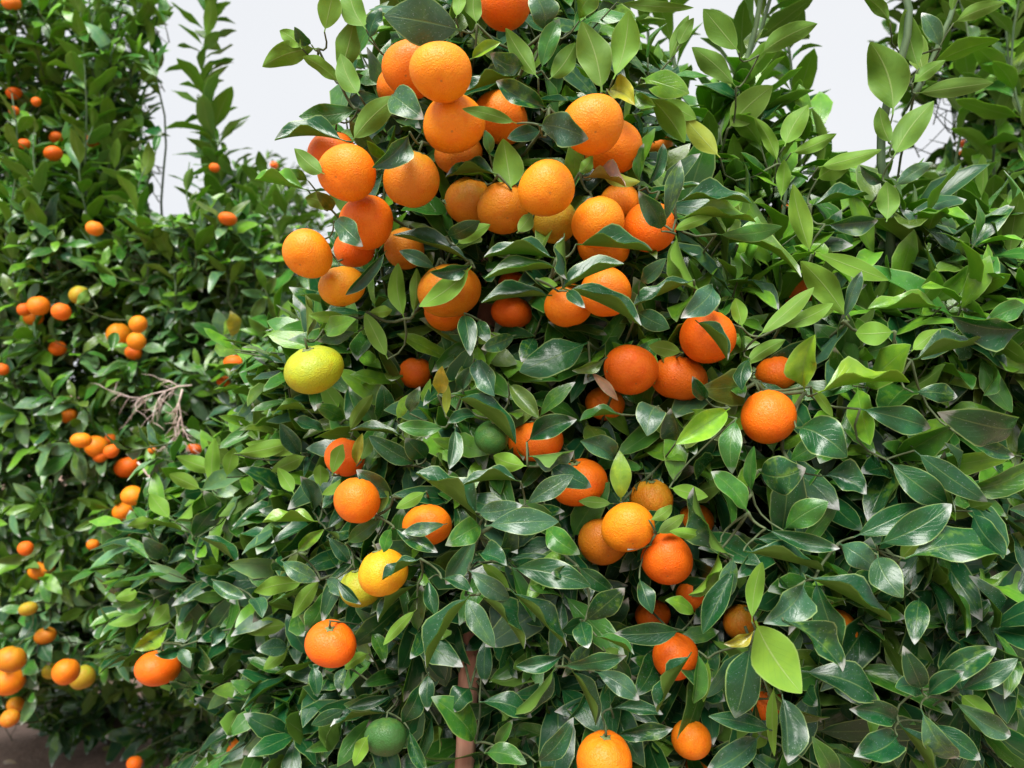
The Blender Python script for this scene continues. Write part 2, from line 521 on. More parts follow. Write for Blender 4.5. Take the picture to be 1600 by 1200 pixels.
#  u, v, width, height, depth (0 = from size), tone, pose (f: blossom end to viewer, s: stem up, t: stem towards viewer), label
FRUITS = [
 (788, 2, 88, 84, .97, 'r', 's', 'shaded red orange mandarin cut off by the top edge of the photo'),
 (643, 108, 92, 88, .96, 'o', 'f', 'orange mandarin half hidden behind the topmost full mandarin'),
 (689, 112, 96, 92, 0, 'O', 'f', 'topmost fully visible bright orange mandarin with a dimple facing out'),
 (709, 194, 95, 94, 0, 'O', 'f', 'round orange mandarin directly below the topmost full one'),
 (782, 183, 84, 80, 1.0, 'o', 's', 'shaded mandarin behind the dark leaf pair near the top'),
 (624, 138, 70, 68, 1.06, 'o', 's', 'sliver of mandarin behind a grey stem left of the top pair'),
 (716, 240, 76, 66, 1.0, 'a', 's', 'amber mandarin tucked under the round orange one below the top pair'),
 (543, 270, 91, 88, 0, 'o', 'f', 'bright orange mandarin on the upper left with a dark blossom scar'),
 (643, 280, 91, 88, 0, 'a', 's', 'glossy brownish orange mandarin right of the upper left one'),
 (520, 240, 78, 72, 1.0, 'r', 's', 'mandarin peeping out above and behind the upper left one'),
 (573, 347, 86, 82, 0, 'o', 'f', 'orange mandarin with a pale folded leaf on its lower left'),
 (481, 396, 80, 79, .93, 'O', 'f', 'leftmost bright orange mandarin of the big upper cluster'),
 (553, 388, 62, 58, 1.02, 'r', 's', 'small deep orange mandarin squeezed below its bigger neighbour on the left of the cluster'),
 (534, 447, 72, 62, 0.98, 'y', 's', 'yellow orange mandarin with a greenish top crossed by a long dark leaf'),
 (735, 315, 82, 74, .98, 'a', 's', 'shaded amber mandarin in the middle of the cluster, left of its twin'),
 (786, 326, 84, 76, .96, 'a', 'f', 'amber mandarin in the middle of the cluster beside its left twin'),
 (854, 295, 92, 92, .88, 'O', 'f', 'yellowish orange mandarin hanging in the centre of the upper cluster by the grey stem'),
 (866, 345, 76, 68, .97, 'q', 's', 'dull olive amber mandarin under the central yellowish orange one'),
 (926, 195, 94, 98, .90, 'O', 'f', 'big bright mandarin at the upper right beside the grey green leaf'),
 (958, 230, 88, 86, .98, 'o', 's', 'orange mandarin behind the big one at the upper right'),
 (935, 348, 84, 80, .92, 'O', 's', 'golden mandarin right of the grey stem, above a broad arched leaf'),
 (968, 316, 62, 60, .99, 'O', 's', 'small golden mandarin under the dry curled leaf'),
 (1016, 354, 86, 80, .95, 'r', 's', 'deep orange mandarin half covered by grey leaves right of the golden one'),
 (942, 385, 78, 66, .98, 'O', 's', 'mandarin showing between two arched leaves below the golden one'),
 (947, 456, 80, 78, .92, 'o', 's', 'orange mandarin under the rosette, crossed by a leaf to its right tip'),
 (888, 478, 78, 66, .93, 'o', 's', 'orange mandarin at the lower end of the upper cluster under the leaf rosette'),
 (702, 455, 104, 80, .97, 'a', 's', 'big brownish amber mandarin behind the pale green leaf'),
 (695, 490, 70, 50, 1.05, 'o', 's', 'orange mandarin peeping out under the big brownish amber one'),
 (632, 388, 66, 62, 1.02, 'a', 's', 'brown speckled mandarin behind two long dark leaves'),
 (800, 488, 64, 50, 1.05, 'r', 's', 'red orange mandarin beside the top of the wooden stake'),
 (985, 577, 85, 88, 0.95, 'r', 'f', 'deep orange mandarin, left one of the trio right of centre'),
 (1060, 590, 86, 70, .96, 'r', 's', 'flattened deep orange mandarin, lowest in the trio right of centre'),
 (1105, 527, 90, 82, .94, 'r', 's', 'deep orange mandarin with a dark leaf across it, top of the trio'),
 (1212, 584, 68, 56, 1.0, 'r', 's', 'small orange mandarin above the largest single one on the right'),
 (1200, 651, 88, 94, .93, 'r', 's', 'large deep orange mandarin hanging alone on the right along a green stem'),
 (650, 583, 52, 48, 1.1, 'r', 's', 'small red orange mandarin left of centre beside a yellow leaf'),
 (490, 578, 96, 72, .95, 'Y', 's', 'yellow green half ripe mandarin hanging on the left below the cluster'),
 (768, 683, 54, 52, 0.95, 'G', 's', 'small dark green unripe mandarin in the centre'),
 (838, 690, 84, 70, 1.0, 'r', 's', 'orange mandarin behind dark leaves right of the small green fruit'),
 (945, 630, 64, 54, 1.04, 'o', 's', 'shaded mandarin with a dry curled leaf lying against it'),
 (905, 753, 88, 70, .98, 'r', 's', 'orange mandarin half covered by grey green leaves below the centre'),
 (1018, 780, 66, 64, .99, 'a', 's', 'amber mandarin at the upper right of the lower cluster'),
 (943, 845, 78, 80, .97, 'a', 'f', 'amber mandarin at the left of the lower cluster'),
 (981, 823, 82, 82, .92, 'O', 'f', 'front orange mandarin of the lower cluster with a pale speck'),
 (1042, 874, 84, 80, .93, 'r', 'f', 'orange red mandarin at the bottom of the lower cluster'),
 (558, 782, 74, 72, .97, 'o', 's', 'orange mandarin left of centre half under a veined grey leaf'),
 (539, 714, 62, 60, 1.04, 'r', 's', 'mandarin behind a yellow edged leaf above the veined grey leaf'),
 (668, 820, 78, 64, .98, 'o', 's', 'mandarin crossed by a grey leaf in the lower middle'),
 (598, 894, 80, 72, .94, 'y', 's', 'golden yellow mandarin in the lower middle left'),
 (564, 918, 64, 60, 1.0, 'Y', 's', 'olive yellow mandarin behind the golden yellow one'),
 (517, 1006, 80, 70, .97, 'r', 't', 'orange mandarin on the lower left with its stem and calyx in view'),
 (603, 1151, 64, 66, .95, 'G', 'f', 'dark green unripe mandarin at the bottom with a pale blossom dot'),
 (945, 1190, 92, 86, .88, 'o', 's', 'orange mandarin cut off by the bottom edge of the photo'),
 (1055, 1026, 76, 70, .96, 'r', 's', 'orange mandarin behind folded leaves at the lower right of centre'),
 (1083, 931, 54, 48, 1.02, 'r', 's', 'bit of orange mandarin below the lower cluster between two dark leaves'),
 (1020, 962, 54, 46, 1.05, 'r', 's', 'dark orange mandarin partly hidden above a long dark leaf'),
 (1158, 972, 56, 60, 1.0, 'a', 's', 'amber mandarin left of the big pale green hanging leaf'),
 (1308, 982, 62, 66, .96, 'o', 's', 'orange mandarin edge showing right of big dark leaves'),
 (1080, 1155, 62, 70, .97, 'o', 's', 'orange mandarin near the bottom edge behind curled leaves'),
 (1095, 1200, 58, 50, 1.03, 'o', 's', 'mandarin cut by the bottom edge under the curled leaves'),
 (1196, 1098, 60, 60, 1.0, 'r', 's', 'mandarin hidden behind the big pale green hanging leaf'),
 (1221, 336, 44, 34, 1.5, 'r', 's', 'small mandarin behind a thin upright shoot on the right'),
 (1245, 456, 62, 50, 1.12, 'r', 's', 'mandarin half hidden by pale curved leaves on the right'),
 (1545, 1182, 50, 40, 1.25, 'r', 's', 'dark orange mandarin deep in the shade at the bottom right'),
 (1395, 676, 64, 44, 1.25, 'r', 's', 'dark red mandarin deep in the shade on the right'),
 (990, 702, 44, 44, 1.2, 'r', 's', 'mandarin deep in the shade below the trio'),
 (1088, 812, 54, 48, 1.03, 'o', 's', 'mandarin behind a green stem right of the lower cluster'),
 (1047, 412, 26, 26, 1.5, 'r', 's', 'tiny mandarin far behind the leaves right of the rosette'),
 (1030, 228, 44, 36, 1.5, 'o', 's', 'small mandarin behind the upper right leaves next to the big pair'),
 (800, 440, 44, 30, 1.06, 'r', 's', 'bit of mandarin between the arched leaves left of the rosette'),
 (246, 1044, 66, 54, 1.35, 'r', 's', 'large orange mandarin hanging low on the left over the dark gap'),
 (375, 1172, 42, 42, 1.7, 'o', 's', 'left one of the orange pair at the bottom left'),
 (407, 1182, 34, 32, 1.75, 'O', 's', 'right one of the orange pair at the bottom left'),
 (346, 1166, 26, 26, 1.8, 'r', 's', 'shaded mandarin just left of the orange pair at the bottom left'),
 (701, 1160, 26, 26, 1.5, 'r', 's', 'small mandarin in the shade left of the wooden stake'),
 (210, 1193, 24, 22, 2.2, 'r', 's', 'tiny red orange mandarin at the bottom edge on the left'),
]
BGF = [
 (60, 478, 30, 30, 'o', 'upper fruit of the group of four at the left edge of the hedge'),
 (52, 496, 28, 24, 'o', 'lower fruit of the group of four near the left edge'),
 (96, 487, 27, 27, 'r', 'right fruit of the group of four near the left edge, leaf across it'),
 (38, 484, 20, 20, 'r', 'smallest fruit of the group of four near the left edge'),
 (185, 522, 34, 34, 'O', 'left and largest fruit of the tight golden trio in the left tree'),
 (216, 507, 27, 27, 'O', 'top right fruit of the tight golden trio in the left tree'),
 (213, 533, 28, 28, 'O', 'lower right fruit of the tight golden trio in the left tree'),
 (209, 551, 24, 22, 'r', 'dark fruit in shade just under the golden trio'),
 (366, 567, 31, 23, 'r', 'single flattened orange fruit below the yellow leaf of the left tree'),
 (3, 577, 20, 18, 'r', 'fruit cut by the left edge at mid height'),
 (90, 544, 24, 22, 'r', 'dark red fruit in shade below the group of four'),
 (148, 357, 24, 22, 'o', 'single round fruit in the upper middle of the left tree'),
 (356, 342, 26, 19, 'r', 'fruit under the sky gap at the right of the left tree'),
 (89, 215, 22, 18, 'r', 'upper one of two red fruits near the top left'),
 (83, 240, 27, 21, 'r', 'lower one of two red fruits near the top left'),
 (38, 225, 17, 15, 'r', 'small dark red fruit left of the two red ones near the top left'),
 (145, 220, 20, 20, 'r', 'fruit behind a stem right of the two red ones'),
 (335, 262, 15, 14, 'r', 'tiny fruit low on the tall lone shoot'),
 (18, 5, 26, 20, 'o', 'fruit at the very top left corner'),
 (22, 146, 22, 16, 'r', 'upper fruit at the left edge in the tree top'),
 (22, 173, 14, 22, 'r', 'narrow fruit at the left edge below the tree top one'),
 (57, 159, 14, 14, 'r', 'tiny red fruit right of the narrow one at the left edge'),
 (108, 650, 26, 20, 'o', 'fruit above the middle row cluster of the left tree'),
 (127, 688, 30, 22, 'O', 'left fruit of the middle cluster in the left tree'),
 (150, 698, 34, 32, 'o', 'front fruit with a pale spot in the middle cluster of the left tree'),
 (172, 687, 18, 20, 'r', 'upper right fruit of the middle cluster of the left tree'),
 (174, 705, 22, 20, 'r', 'right fruit of the middle cluster beside a green leaf'),
 (157, 712, 22, 20, 'r', 'shaded fruit under the middle cluster of the left tree'),
 (200, 730, 38, 30, 'r', 'flattened red orange fruit by the dry twigs'),
 (207, 774, 34, 28, 'O', 'upper fruit of the stacked pair left of the pale shoot'),
 (192, 798, 30, 26, 'O', 'lower fruit of the stacked pair left of the pale shoot'),
 (216, 826, 32, 20, 'O', 'fruit under long leaves below the stacked pair'),
 (40, 857, 22, 22, 'r', 'red orange fruit near the left edge in the lower half'),
 (145, 851, 17, 20, 'o', 'half hidden small fruit below the stacked pair'),
 (65, 891, 36, 20, 'O', 'flattened golden fruit above the drooping leaves at lower left'),
 (103, 1050, 40, 38, 'o', 'orange fruit at lower left with a green fruit behind it'),
 (128, 1058, 36, 36, 'q', 'green turning fruit behind the orange one at lower left'),
 (80, 1048, 24, 28, 'q', 'greenish fruit left of the orange one at lower left'),
 (17, 1030, 42, 38, 'a', 'amber fruit at the left edge near the ground, upper of two'),
 (14, 1064, 46, 40, 'o', 'orange fruit at the left edge near the ground, lower of two'),
 (24, 1101, 24, 24, 'a', 'amber fruit hanging just above the bare soil'),
 (15, 1122, 28, 24, 'a', 'lowest shaded fruit over the bare soil at the left edge'),
 (71, 993, 30, 24, 'a', 'amber fruit under a dark leaf at lower left'),
 (20, 985, 26, 20, 'G', 'green fruit at the left edge above the amber ones'),
 (44, 951, 26, 20, 'q', 'yellowish fruit half behind a leaf above the green one'),
 (124, 461, 30, 28, 'q', 'green fruit above and right of the group of four'),
 (268, 655, 24, 20, 'G', 'dark green fruit behind the dry twigs'),
 (304, 701, 22, 16, 'r', 'fruit behind the pale shoot, right of the dry twigs'),
 (238, 703, 12, 16, 'o', 'small fruit below the dry twigs'),
 (350, 595, 22, 12, 'r', 'sliver of fruit below the single flattened one'),
 (492, 474, 14, 14, 'o', 'small far fruit behind the stem left of the yellow green one'),
]
FAR = [
 (1331, 276, 14, 14, 'r', 3.6, 'upper tiny fruit of the far tree seen between two tall shoots'),
 (1356, 300, 16, 20, 'r', 3.6, 'lower tiny fruit of the far tree seen between two tall shoots'),
 (1506, 225, 14, 12, 'r', 2.4, 'left tiny fruit in the far tree on the right edge'),
 (1505, 240, 16, 12, 'O', 2.4, 'golden tiny fruit in the far tree on the right edge'),
 (1562, 228, 14, 12, 'r', 2.4, 'right tiny fruit in the far tree on the right edge'),
 (1503, 312, 16, 12, 'r', 2.6, 'tiny fruit lower down in the far tree on the right'),
 (428, 258, 13, 12, 'r', 3.4, 'tiny fruit in the small far tree left of the cluster'),
 (1385, 462, 16, 10, 'r', 1.9, 'sliver of fruit behind leaves right of the pale curved leaf'),
]

# solve fruit depths so that neighbours touch instead of cutting into each other
fr = []
for (u, v, w_, h_, Y, tone, pose, label) in FRUITS:
    if not Y: Y = min(max(FPX * 0.066 / w_, 0.86), 1.1)
    fr.append(dict(u=u, v=v, w=w_, h=h_, Y=Y, tone=tone, pose=pose, label=label))
for it in range(60):
    moved = False
    for i in range(len(fr)):
        for j in range(len(fr)):
            if i == j: continue
            a, b = fr[i], fr[j]
            if a['Y'] > b['Y'] or (a['Y'] == b['Y'] and i > j): continue
            if a['Y'] > 1.3 or b['Y'] > 1.3: continue
            ra = a['w'] * a['Y'] / FPX / 2 * 0.97; rb = b['w'] * b['Y'] / FPX / 2 * 0.97
            d = (at(a['u'], a['v'], a['Y']) - at(b['u'], b['v'], b['Y'])).length
            if d < (ra + rb) * 0.985:
                b['Y'] += 0.006; moved = True
    if not moved: break

FRUIT_NODES = []     # (tree, world position of the stem end)
PROT = []
ALLF = []            # (u, v, rx, ry, Y) protected discs
def add_fruit(u, v, w_, h_, Y, tone, pose, label, group, full=True, tree='T1'):
    c = at(u, v, Y)
    r = w_ * Y / FPX / 2.0
    col = FTONE[tone]
    j = random.uniform(0.92, 1.06)
    col = (min(col[0] * j, 0.9), col[1] * j * random.uniform(0.9, 1.1), col[2], col[3])
    if pose == 'f':
        ax = Vector((random.uniform(-.3, .3), 0.85, random.uniform(0.35, 0.75))).normalized(); sz = r
    elif pose == 't':
        ax = Vector((0.05, -0.45, 0.9)).normalized(); sz = r * min(1.02, 0.93 * h_ / w_ / 0.86)
    else:
        ax = Vector((random.uniform(-.35, .35), random.uniform(-.42, .38), 1)).normalized(); sz = r * min(1.1, max(0.84, h_ / w_ / 0.88))
    q = ax.to_track_quat('Z', 'Y').to_matrix().to_4x4() @ Matrix.Rotation(random.uniform(0, 6.28), 4, 'Z')
    me = random.choice(FRUITM)
    if full:
        e = empty('mandarin', c)
        p = bpy.data.objects.new('peel', me); COL.objects.link(p); p.parent = e
        p.matrix_basis = q @ Matrix.Diagonal((r * random.uniform(0.97, 1.03), r * random.uniform(0.97, 1.03), sz, 1)); p.color = col
        cx = bpy.data.objects.new('calyx', CALYX); COL.objects.link(cx); cx.parent = e
        cx.matrix_basis = q @ Matrix.Translation((0, 0, sz * 0.805)) @ Matrix.Scale(r, 4)
        st = bpy.data.objects.new('stem', STEMM); COL.objects.link(st); st.parent = e
        st.matrix_basis = q @ Matrix.Translation((0, 0, sz * 0.82)) @ Matrix.Scale(r, 4)
    else:
        e = bpy.data.objects.new('mandarin', me); COL.objects.link(e)
        e.matrix_basis = Matrix.Translation(c) @ q @ Matrix.Diagonal((r, r, sz, 1)); e.color = col
    tag(e, label, 'mandarin', group)
    FRUIT_NODES.append((tree, c + ax * (sz * 0.82 + (r * 0.40 if full else 0))))
    k_ = 0.66 if not full else ((0.8 if 1200 < u < 1260 else 0.45) if Y > 1.1 else 0.92)
    PROT.append((u, v, w_ / 2 * k_, h_ / 2 * k_, Y))
    ALLF.append((u, v, w_ / 2, h_ / 2, Y))
for f in fr:
    add_fruit(f['u'], f['v'], f['w'], f['h'], f['Y'], f['tone'], f['pose'], f['label'], 'mandarins on the near trees', True, 'T2' if f['u'] > 1190 else 'T1')
for i, (u, v, w_, h_, tone, label) in enumerate(BGF):
    Y = 2.04 + 0.10 * math.sin(i * 2.1) + (0.18 if v < 300 else 0)
    add_fruit(u, v, w_ * 1.05, h_ * 1.05, Y, tone, 's', label, 'mandarins on the left tree', False, 'T3')
for (u, v, w_, h_, tone, Y, label) in FAR:
    add_fruit(u, v, w_, h_, Y, tone, 's', label, 'tiny mandarins on the far trees', False, 'T4' if u > 1400 else ('T6' if u > 800 else 'T5'))

# ------------------------------------------------------------------ individually placed leaves of the near trees
# base u v, tip u v, width, tone, view code
#   0 upper side to the viewer, + / - upper side turned towards screen up(right) / down(left) so both sides show, U lower side
HAND = """
497 76 410 104 40 l U;507 50 522 -18 38 l U;572 46 545 -22 46 m U;530 116 553 30 42 m U;531 130 473 88 28 l U;562 150 532 84 38 m U
472 76 437 48 26 l U;487 70 460 42 25 g 0;722 48 600 24 76 g 0;576 62 596 12 26 d 0;560 170 467 182 38 m 0;541 221 429 219 44 d +
549 222 622 150 44 m U;507 272 460 232 30 m U;640 206 582 262 44 g 0;604 246 573 220 22 l 0;612 148 662 186 55 g 0;481 297 398 281 36 l +
482 283 446 267 18 l 0;735 93 782 66 25 Y 0;745 38 742 -12 32 m U;712 28 718 -22 22 l U;812 118 727 144 36 d +;820 101 766 84 42 g 0
850 52 830 -12 52 g 0;841 122 790 44 34 m U;846 110 874 29 36 m 0;858 124 899 67 38 m U;940 144 909 34 58 m U;958 124 982 16 46 l U
905 33 936 -16 38 l 0;858 169 775 127 46 d 0;808 193 722 170 22 m U;842 195 919 217 56 g 0;846 204 793 216 30 d 0;799 297 786 217 54 l U
765 243 757 203 20 m 0;778 273 696 277 36 d +;948 141 992 164 42 y 0;992 146 1024 166 30 l 0;1002 122 1077 146 46 l 0;1014 150 1070 223 44 l U
1034 155 1088 186 30 l U;984 138 1042 152 28 d 0;1011 292 1036 224 25 d 0;1038 352 1063 250 30 g 0;1000 290 1006 224 22 m 0;905 270 926 243 22 l U
912 278 978 292 34 b +;935 268 1000 284 24 y U;964 4 1084 12 18 m U;1045 96 1076 24 24 m U;1060 72 1084 28 22 m U;515 325 477 309 30 o U;520 331 494 299 24 o 0
522 344 567 385 40 g 0;604 391 540 461 26 d 0;736 408 614 367 34 d +;682 421 624 392 26 d 0;712 383 766 351 26 l U;697 369 749 345 30 d 0
737 416 655 479 36 l U;738 412 672 425 30 d 0;632 498 622 411 32 l U;645 491 651 419 22 m U;480 531 477 461 20 o +;546 495 482 492 22 l 0
505 515 556 499 34 l 0;559 518 496 533 24 g 0;606 561 570 489 30 m U;575 487 613 484 20 l U;725 489 735 556 34 d 0;748 500 766 536 26 d 0
806 524 752 545 30 d 0;869 404 756 402 38 d +;875 418 757 435 34 m +;863 462 752 473 36 d +;872 455 975 412 40 d +;880 451 1002 509 46 d +
885 455 914 481 22 d 0;882 364 886 437 28 d -;900 382 1019 392 42 d +;838 436 871 446 16 l U;808 364 831 334 28 o U;1034 362 998 298 42 g 0
1054 316 1175 318 36 d +;1056 343 1181 347 34 l +;1051 361 1113 339 20 l U;1056 366 1091 453 42 l -;1084 438 989 479 32 d +;995 487 1046 513 36 d 0
999 441 1041 404 28 g 0;1112 444 1064 497 46 g 0;1067 551 1014 540 28 o U;1086 500 1137 563 34 d +;919 535 812 581 60 d 0;949 558 894 579 22 o 0
481 641 431 642 24 l +;540 655 494 632 28 m 0;471 711 437 661 36 g 0;509 673 459 655 26 d 0;546 676 583 616 24 o U;590 656 597 601 36 d 0
629 680 548 672 22 g +;696 668 621 665 30 m 0;620 656 638 617 20 l 0;640 646 656 604 24 g 0;684 617 691 572 27 y 0;697 651 699 599 15 y U
722 611 741 571 28 g 0;742 560 773 619 46 g 0;711 618 806 693 46 d +;746 650 699 661 26 d 0;711 669 702 733 33 g 0;652 726 576 681 36 d 0
666 716 634 684 38 d 0;519 743 536 694 25 l U;557 729 566 677 22 y 0;565 721 581 680 24 m U;556 741 503 773 20 l U;613 776 557 734 44 g 0
588 806 606 764 17 o U;666 768 619 794 23 l U;753 811 650 739 54 d +;699 818 627 833 24 g 0;540 849 595 809 30 m 0;508 827 546 879 28 d +
490 801 469 744 33 g 0;501 766 500 726 28 l U;459 771 434 731 24 l U;471 708 384 693 26 l U;479 712 424 736 27 l U;498 815 410 816 32 Y +
464 863 506 827 25 l 0;612 825 599 863 22 m 0;615 824 684 863 34 d 0;750 821 696 852 46 m 0;794 599 842 653 38 o 0;842 653 899 597 26 m 0
823 691 901 655 48 d 0;826 713 897 704 36 g -;824 728 771 712 34 l U;962 721 907 689 48 g 0;971 648 906 658 24 m +;970 784 968 704 36 Y 0
813 752 724 758 32 d +;820 789 896 742 36 g 0;856 725 924 761 38 d 0;744 800 816 789 37 g 0;758 822 873 815 47 g 0;853 820 906 866 42 m 0
1014 813 1050 789 21 o U;1025 834 1069 804 23 o U;958 787 904 783 19 m U;1029 634 1011 681 52 g 0;1057 691 1048 638 46 g 0;1140 638 1056 694 54 Y 0
1046 762 1106 776 27 l U;1143 873 1084 761 46 d -;1126 848 1046 830 21 l U;922 580 966 626 18 b 0;511 838 548 881 25 d 0;439 876 499 908 33 g 0
476 910 397 925 32 l U;501 905 457 966 27 l U;506 920 477 986 37 m 0;510 905 536 931 25 g 0;525 904 564 944 22 d 0;657 873 597 906 27 d +
653 912 591 972 34 d +;651 952 599 1008 19 l U;746 836 697 913 44 g 0;735 929 666 1044 46 d -;670 905 681 962 31 d 0;690 904 739 926 21 d 0
732 890 796 936 37 g 0;745 868 792 884 36 d 0;750 879 796 921 20 l U;727 930 773 1012 37 g 0;747 929 819 1014 39 d +;580 985 601 1036 25 m 0
576 1021 539 1046 23 l U;541 1041 529 1081 21 g 0;593 1078 537 1101 29 m 0;616 1086 544 1106 25 d 0;541 1107 486 1133 24 d 0;610 1114 516 1136 32 d +
661 1064 629 1129 36 d 0;670 1051 668 1111 26 d 0;743 1161 674 1089 52 m 0;735 1075 703 1112 40 d 0;576 1149 554 1197 25 l U;639 1139 666 1207 28 d 0
451 1012 401 1016 32 g 0;452 1010 412 1046 24 l U;489 1039 496 1089 25 d 0;799 888 923 916 50 d 0;797 921 885 1011 38 d +;902 884 959 926 32 d 0
901 885 861 896 25 d 0;914 971 976 919 42 d 0;1066 985 959 991 40 d 0;907 969 919 1013 37 d 0;932 994 991 1023 22 m +;879 1040 979 1024 28 d 0
881 1024 806 1041 35 d 0;869 1042 794 1119 34 d -;892 1044 931 1133 33 d +;929 1049 999 1094 37 g 0;749 1097 831 1121 38 d 0;774 1166 801 1124 25 m 0
837 1191 896 1121 36 d 0;757 1177 823 1193 36 m 0;959 1151 1051 1138 35 d 0;954 1107 1036 1116 28 d 0;1081 1019 1027 1113 38 d -;1091 1017 1084 1099 32 m 0
1106 1029 1099 1097 18 l U;1124 861 1076 930 40 l -;999 904 1019 959 30 d 0;1086 960 1040 938 26 l 0;1150 884 1098 990 46 d 0;1162 861 1287 892 38 d +
1196 826 1312 857 36 d 0;1178 842 1256 856 32 d 0;1146 869 1129 941 32 g 0;1175 972 1191 878 30 l U;1257 909 1193 974 64 g 0;1259 899 1393 971 48 d +
1273 904 1311 1017 50 d 0;1224 969 1317 1049 58 d 0;1180 970 1252 1083 80 Y U 0.775;1210 1069 1210 1182 20 l U;1172 1007 1149 1122 62 d 0;1180 984 1131 1006 24 y 0
1251 1049 1371 1095 58 d 0;1404 1128 1327 1108 48 d 0;1402 1149 1334 1182 62 d 0;1441 1076 1411 1009 38 d 0;1436 1081 1399 1074 36 d 0;1449 1081 1557 1012 54 d 0
1496 1079 1590 1029 36 d 0;1449 1089 1506 1049 38 d 0;1499 1084 1557 1131 38 l U;1489 1094 1579 1149 46 g 0;1439 1107 1496 1184 46 g 0;1404 1129 1463 1217 42 d +
1454 1129 1532 1187 42 d 0;1414 873 1578 862 64 d 0;1404 876 1452 818 38 l U;1369 851 1487 788 58 d 0;1371 867 1411 934 54 g 0;1334 839 1442 789 46 d 0
1311 849 1370 889 46 g 0;1224 829 1294 784 46 m 0;1436 934 1429 1007 40 d 0;1519 799 1571 867 46 d 0;1301 1211 1269 1151 36 m 0;1206 1141 1107 1119 32 d 0
1221 1084 1231 1192 57 g 0;1187 1149 1103 1207 52 g 0;1326 501 1251 408 46 l U;1274 394 1388 438 32 l U;1319 501 1346 424 28 g 0;1471 480 1356 483 38 l +
1399 518 1337 521 42 l U;1607 511 1486 494 58 d 0;1606 476 1538 503 36 m 0;1424 563 1537 534 42 g +;1424 549 1470 514 30 l U;1160 512 1149 466 28 l U
1184 526 1272 449 30 l U;1219 511 1302 474 28 l U;1258 612 1273 523 56 Y 0;1277 614 1421 597 50 Y +;1267 604 1301 651 18 l U;1427 613 1496 620 34 d 0
1344 639 1454 669 48 d 0;1584 667 1465 644 66 d 0;1499 679 1585 713 32 d 0;1244 668 1324 714 72 d 0;1151 654 1144 740 40 m 0;1232 721 1295 684 38 m 0
1185 736 1259 732 66 d 0;1175 772 1178 697 26 m 0;1169 801 1111 737 40 m 0;1284 744 1354 772 58 d 0;1387 719 1480 787 54 d 0;1429 704 1543 784 42 d 0
1104 624 1082 588 30 d 0;1164 571 1227 531 26 m U;1171 560 1160 610 28 d 0;1150 136 1081 74 38 m U;1137 201 1207 134 52 o U;1125 246 1069 184 36 y U
1155 82 1099 14 42 m U;1186 86 1277 37 38 m U;1215 256 1179 184 24 l U;1226 229 1263 164 38 l U;1236 239 1307 209 24 l U;1220 312 1225 249 24 l U
1279 261 1377 234 28 l U;1276 281 1332 259 36 l U;1268 397 1239 288 36 Y U;1289 351 1372 344 40 g 0;1267 321 1357 304 32 d +;1119 366 1222 354 30 m 0
1395 179 1360 66 66 m U;1396 246 1459 158 46 m U;1393 226 1374 167 28 m U;1386 286 1344 259 22 g 0;1399 291 1457 254 26 g 0;1385 347 1385 284 36 m U
1430 146 1552 129 32 d U;1426 131 1477 94 24 m U;1436 107 1414 14 36 m U;1391 36 1349 -6 24 m U;1470 75 1440 20 30 g 0;1490 36 1570 4 26 m U
341 737 275 713 28 l U;315 765 264 741 26 l U;332 766 336 684 26 l U;354 746 366 699 24 l U;366 709 456 690 28 l U;274 816 317 769 30 l -
301 841 345 784 36 d 0;289 831 229 818 24 l +;241 811 199 822 22 l U;266 811 234 771 28 l U;263 869 223 839 30 g 0;309 839 372 881 28 d +
290 850 262 880 26 g 0;216 925 180 935 22 l U;241 935 183 951 26 m 0;233 953 169 976 24 l U;229 981 263 944 28 m U;266 972 210 1014 36 Y 0
284 1010 242 1023 22 d 0;280 1014 297 1044 22 g 0;451 975 380 986 32 l U;350 985 330 1010 28 g 0;362 528 360 486 24 y 0 1.98;350 524 372 494 18 Y U 1.99;180 518 175 548 22 m 0 1.9;118 476 138 452 18 m U 1.9;330 905 385 935 30 g 0;395 935 410 965 28 g 0
"""
DCTRL = [(450,100,.98),(600,50,.95),(700,30,.93),(850,80,.93),(950,100,.93),(1050,180,1.0),(1150,150,1.12),(1390,150,1.02),(1480,60,1.05),(1220,230,1.08),(1300,300,1.02),(450,290,1.0),(560,480,1.0),(620,450,.98),(700,400,.93),(880,430,.82),(1000,400,.85),(1100,320,.9),(1100,500,.93),(1300,450,.94),(1500,500,.88),(1350,620,.88),(1500,670,.86),(1250,700,.9),(1400,750,.88),(500,650,1.1),(450,700,1.15),(600,700,1.0),(700,620,.95),(860,560,.95),(850,700,.92),(700,770,.88),(800,800,.86),(950,750,.95),(1100,800,.88),(450,820,1.1),(480,900,1.08),(620,900,.95),(700,970,.85),(850,930,.86),(930,1030,.84),(1030,980,.92),(1080,1050,.88),(1200,900,.85),(1220,1020,.80),(1350,1070,.86),(1480,1090,.86),(1500,860,.84),(300,750,1.35),(260,830,1.4),(220,980,1.4),(400,1000,1.25),(560,1100,1.05),(680,1100,.95),(860,1150,.9),(1000,1130,.92)]
DC = np.array(DCTRL, float)
def surf_depth(u, v):
    w_ = 1.0 / ((DC[:, 0] - u) ** 2 + (DC[:, 1] - v) ** 2 + 400.0) ** 1.5
    return float((w_ * DC[:, 2]).sum() / w_.sum())

def tree_of(u):
    return 'T2' if u > 1075 else 'T1'

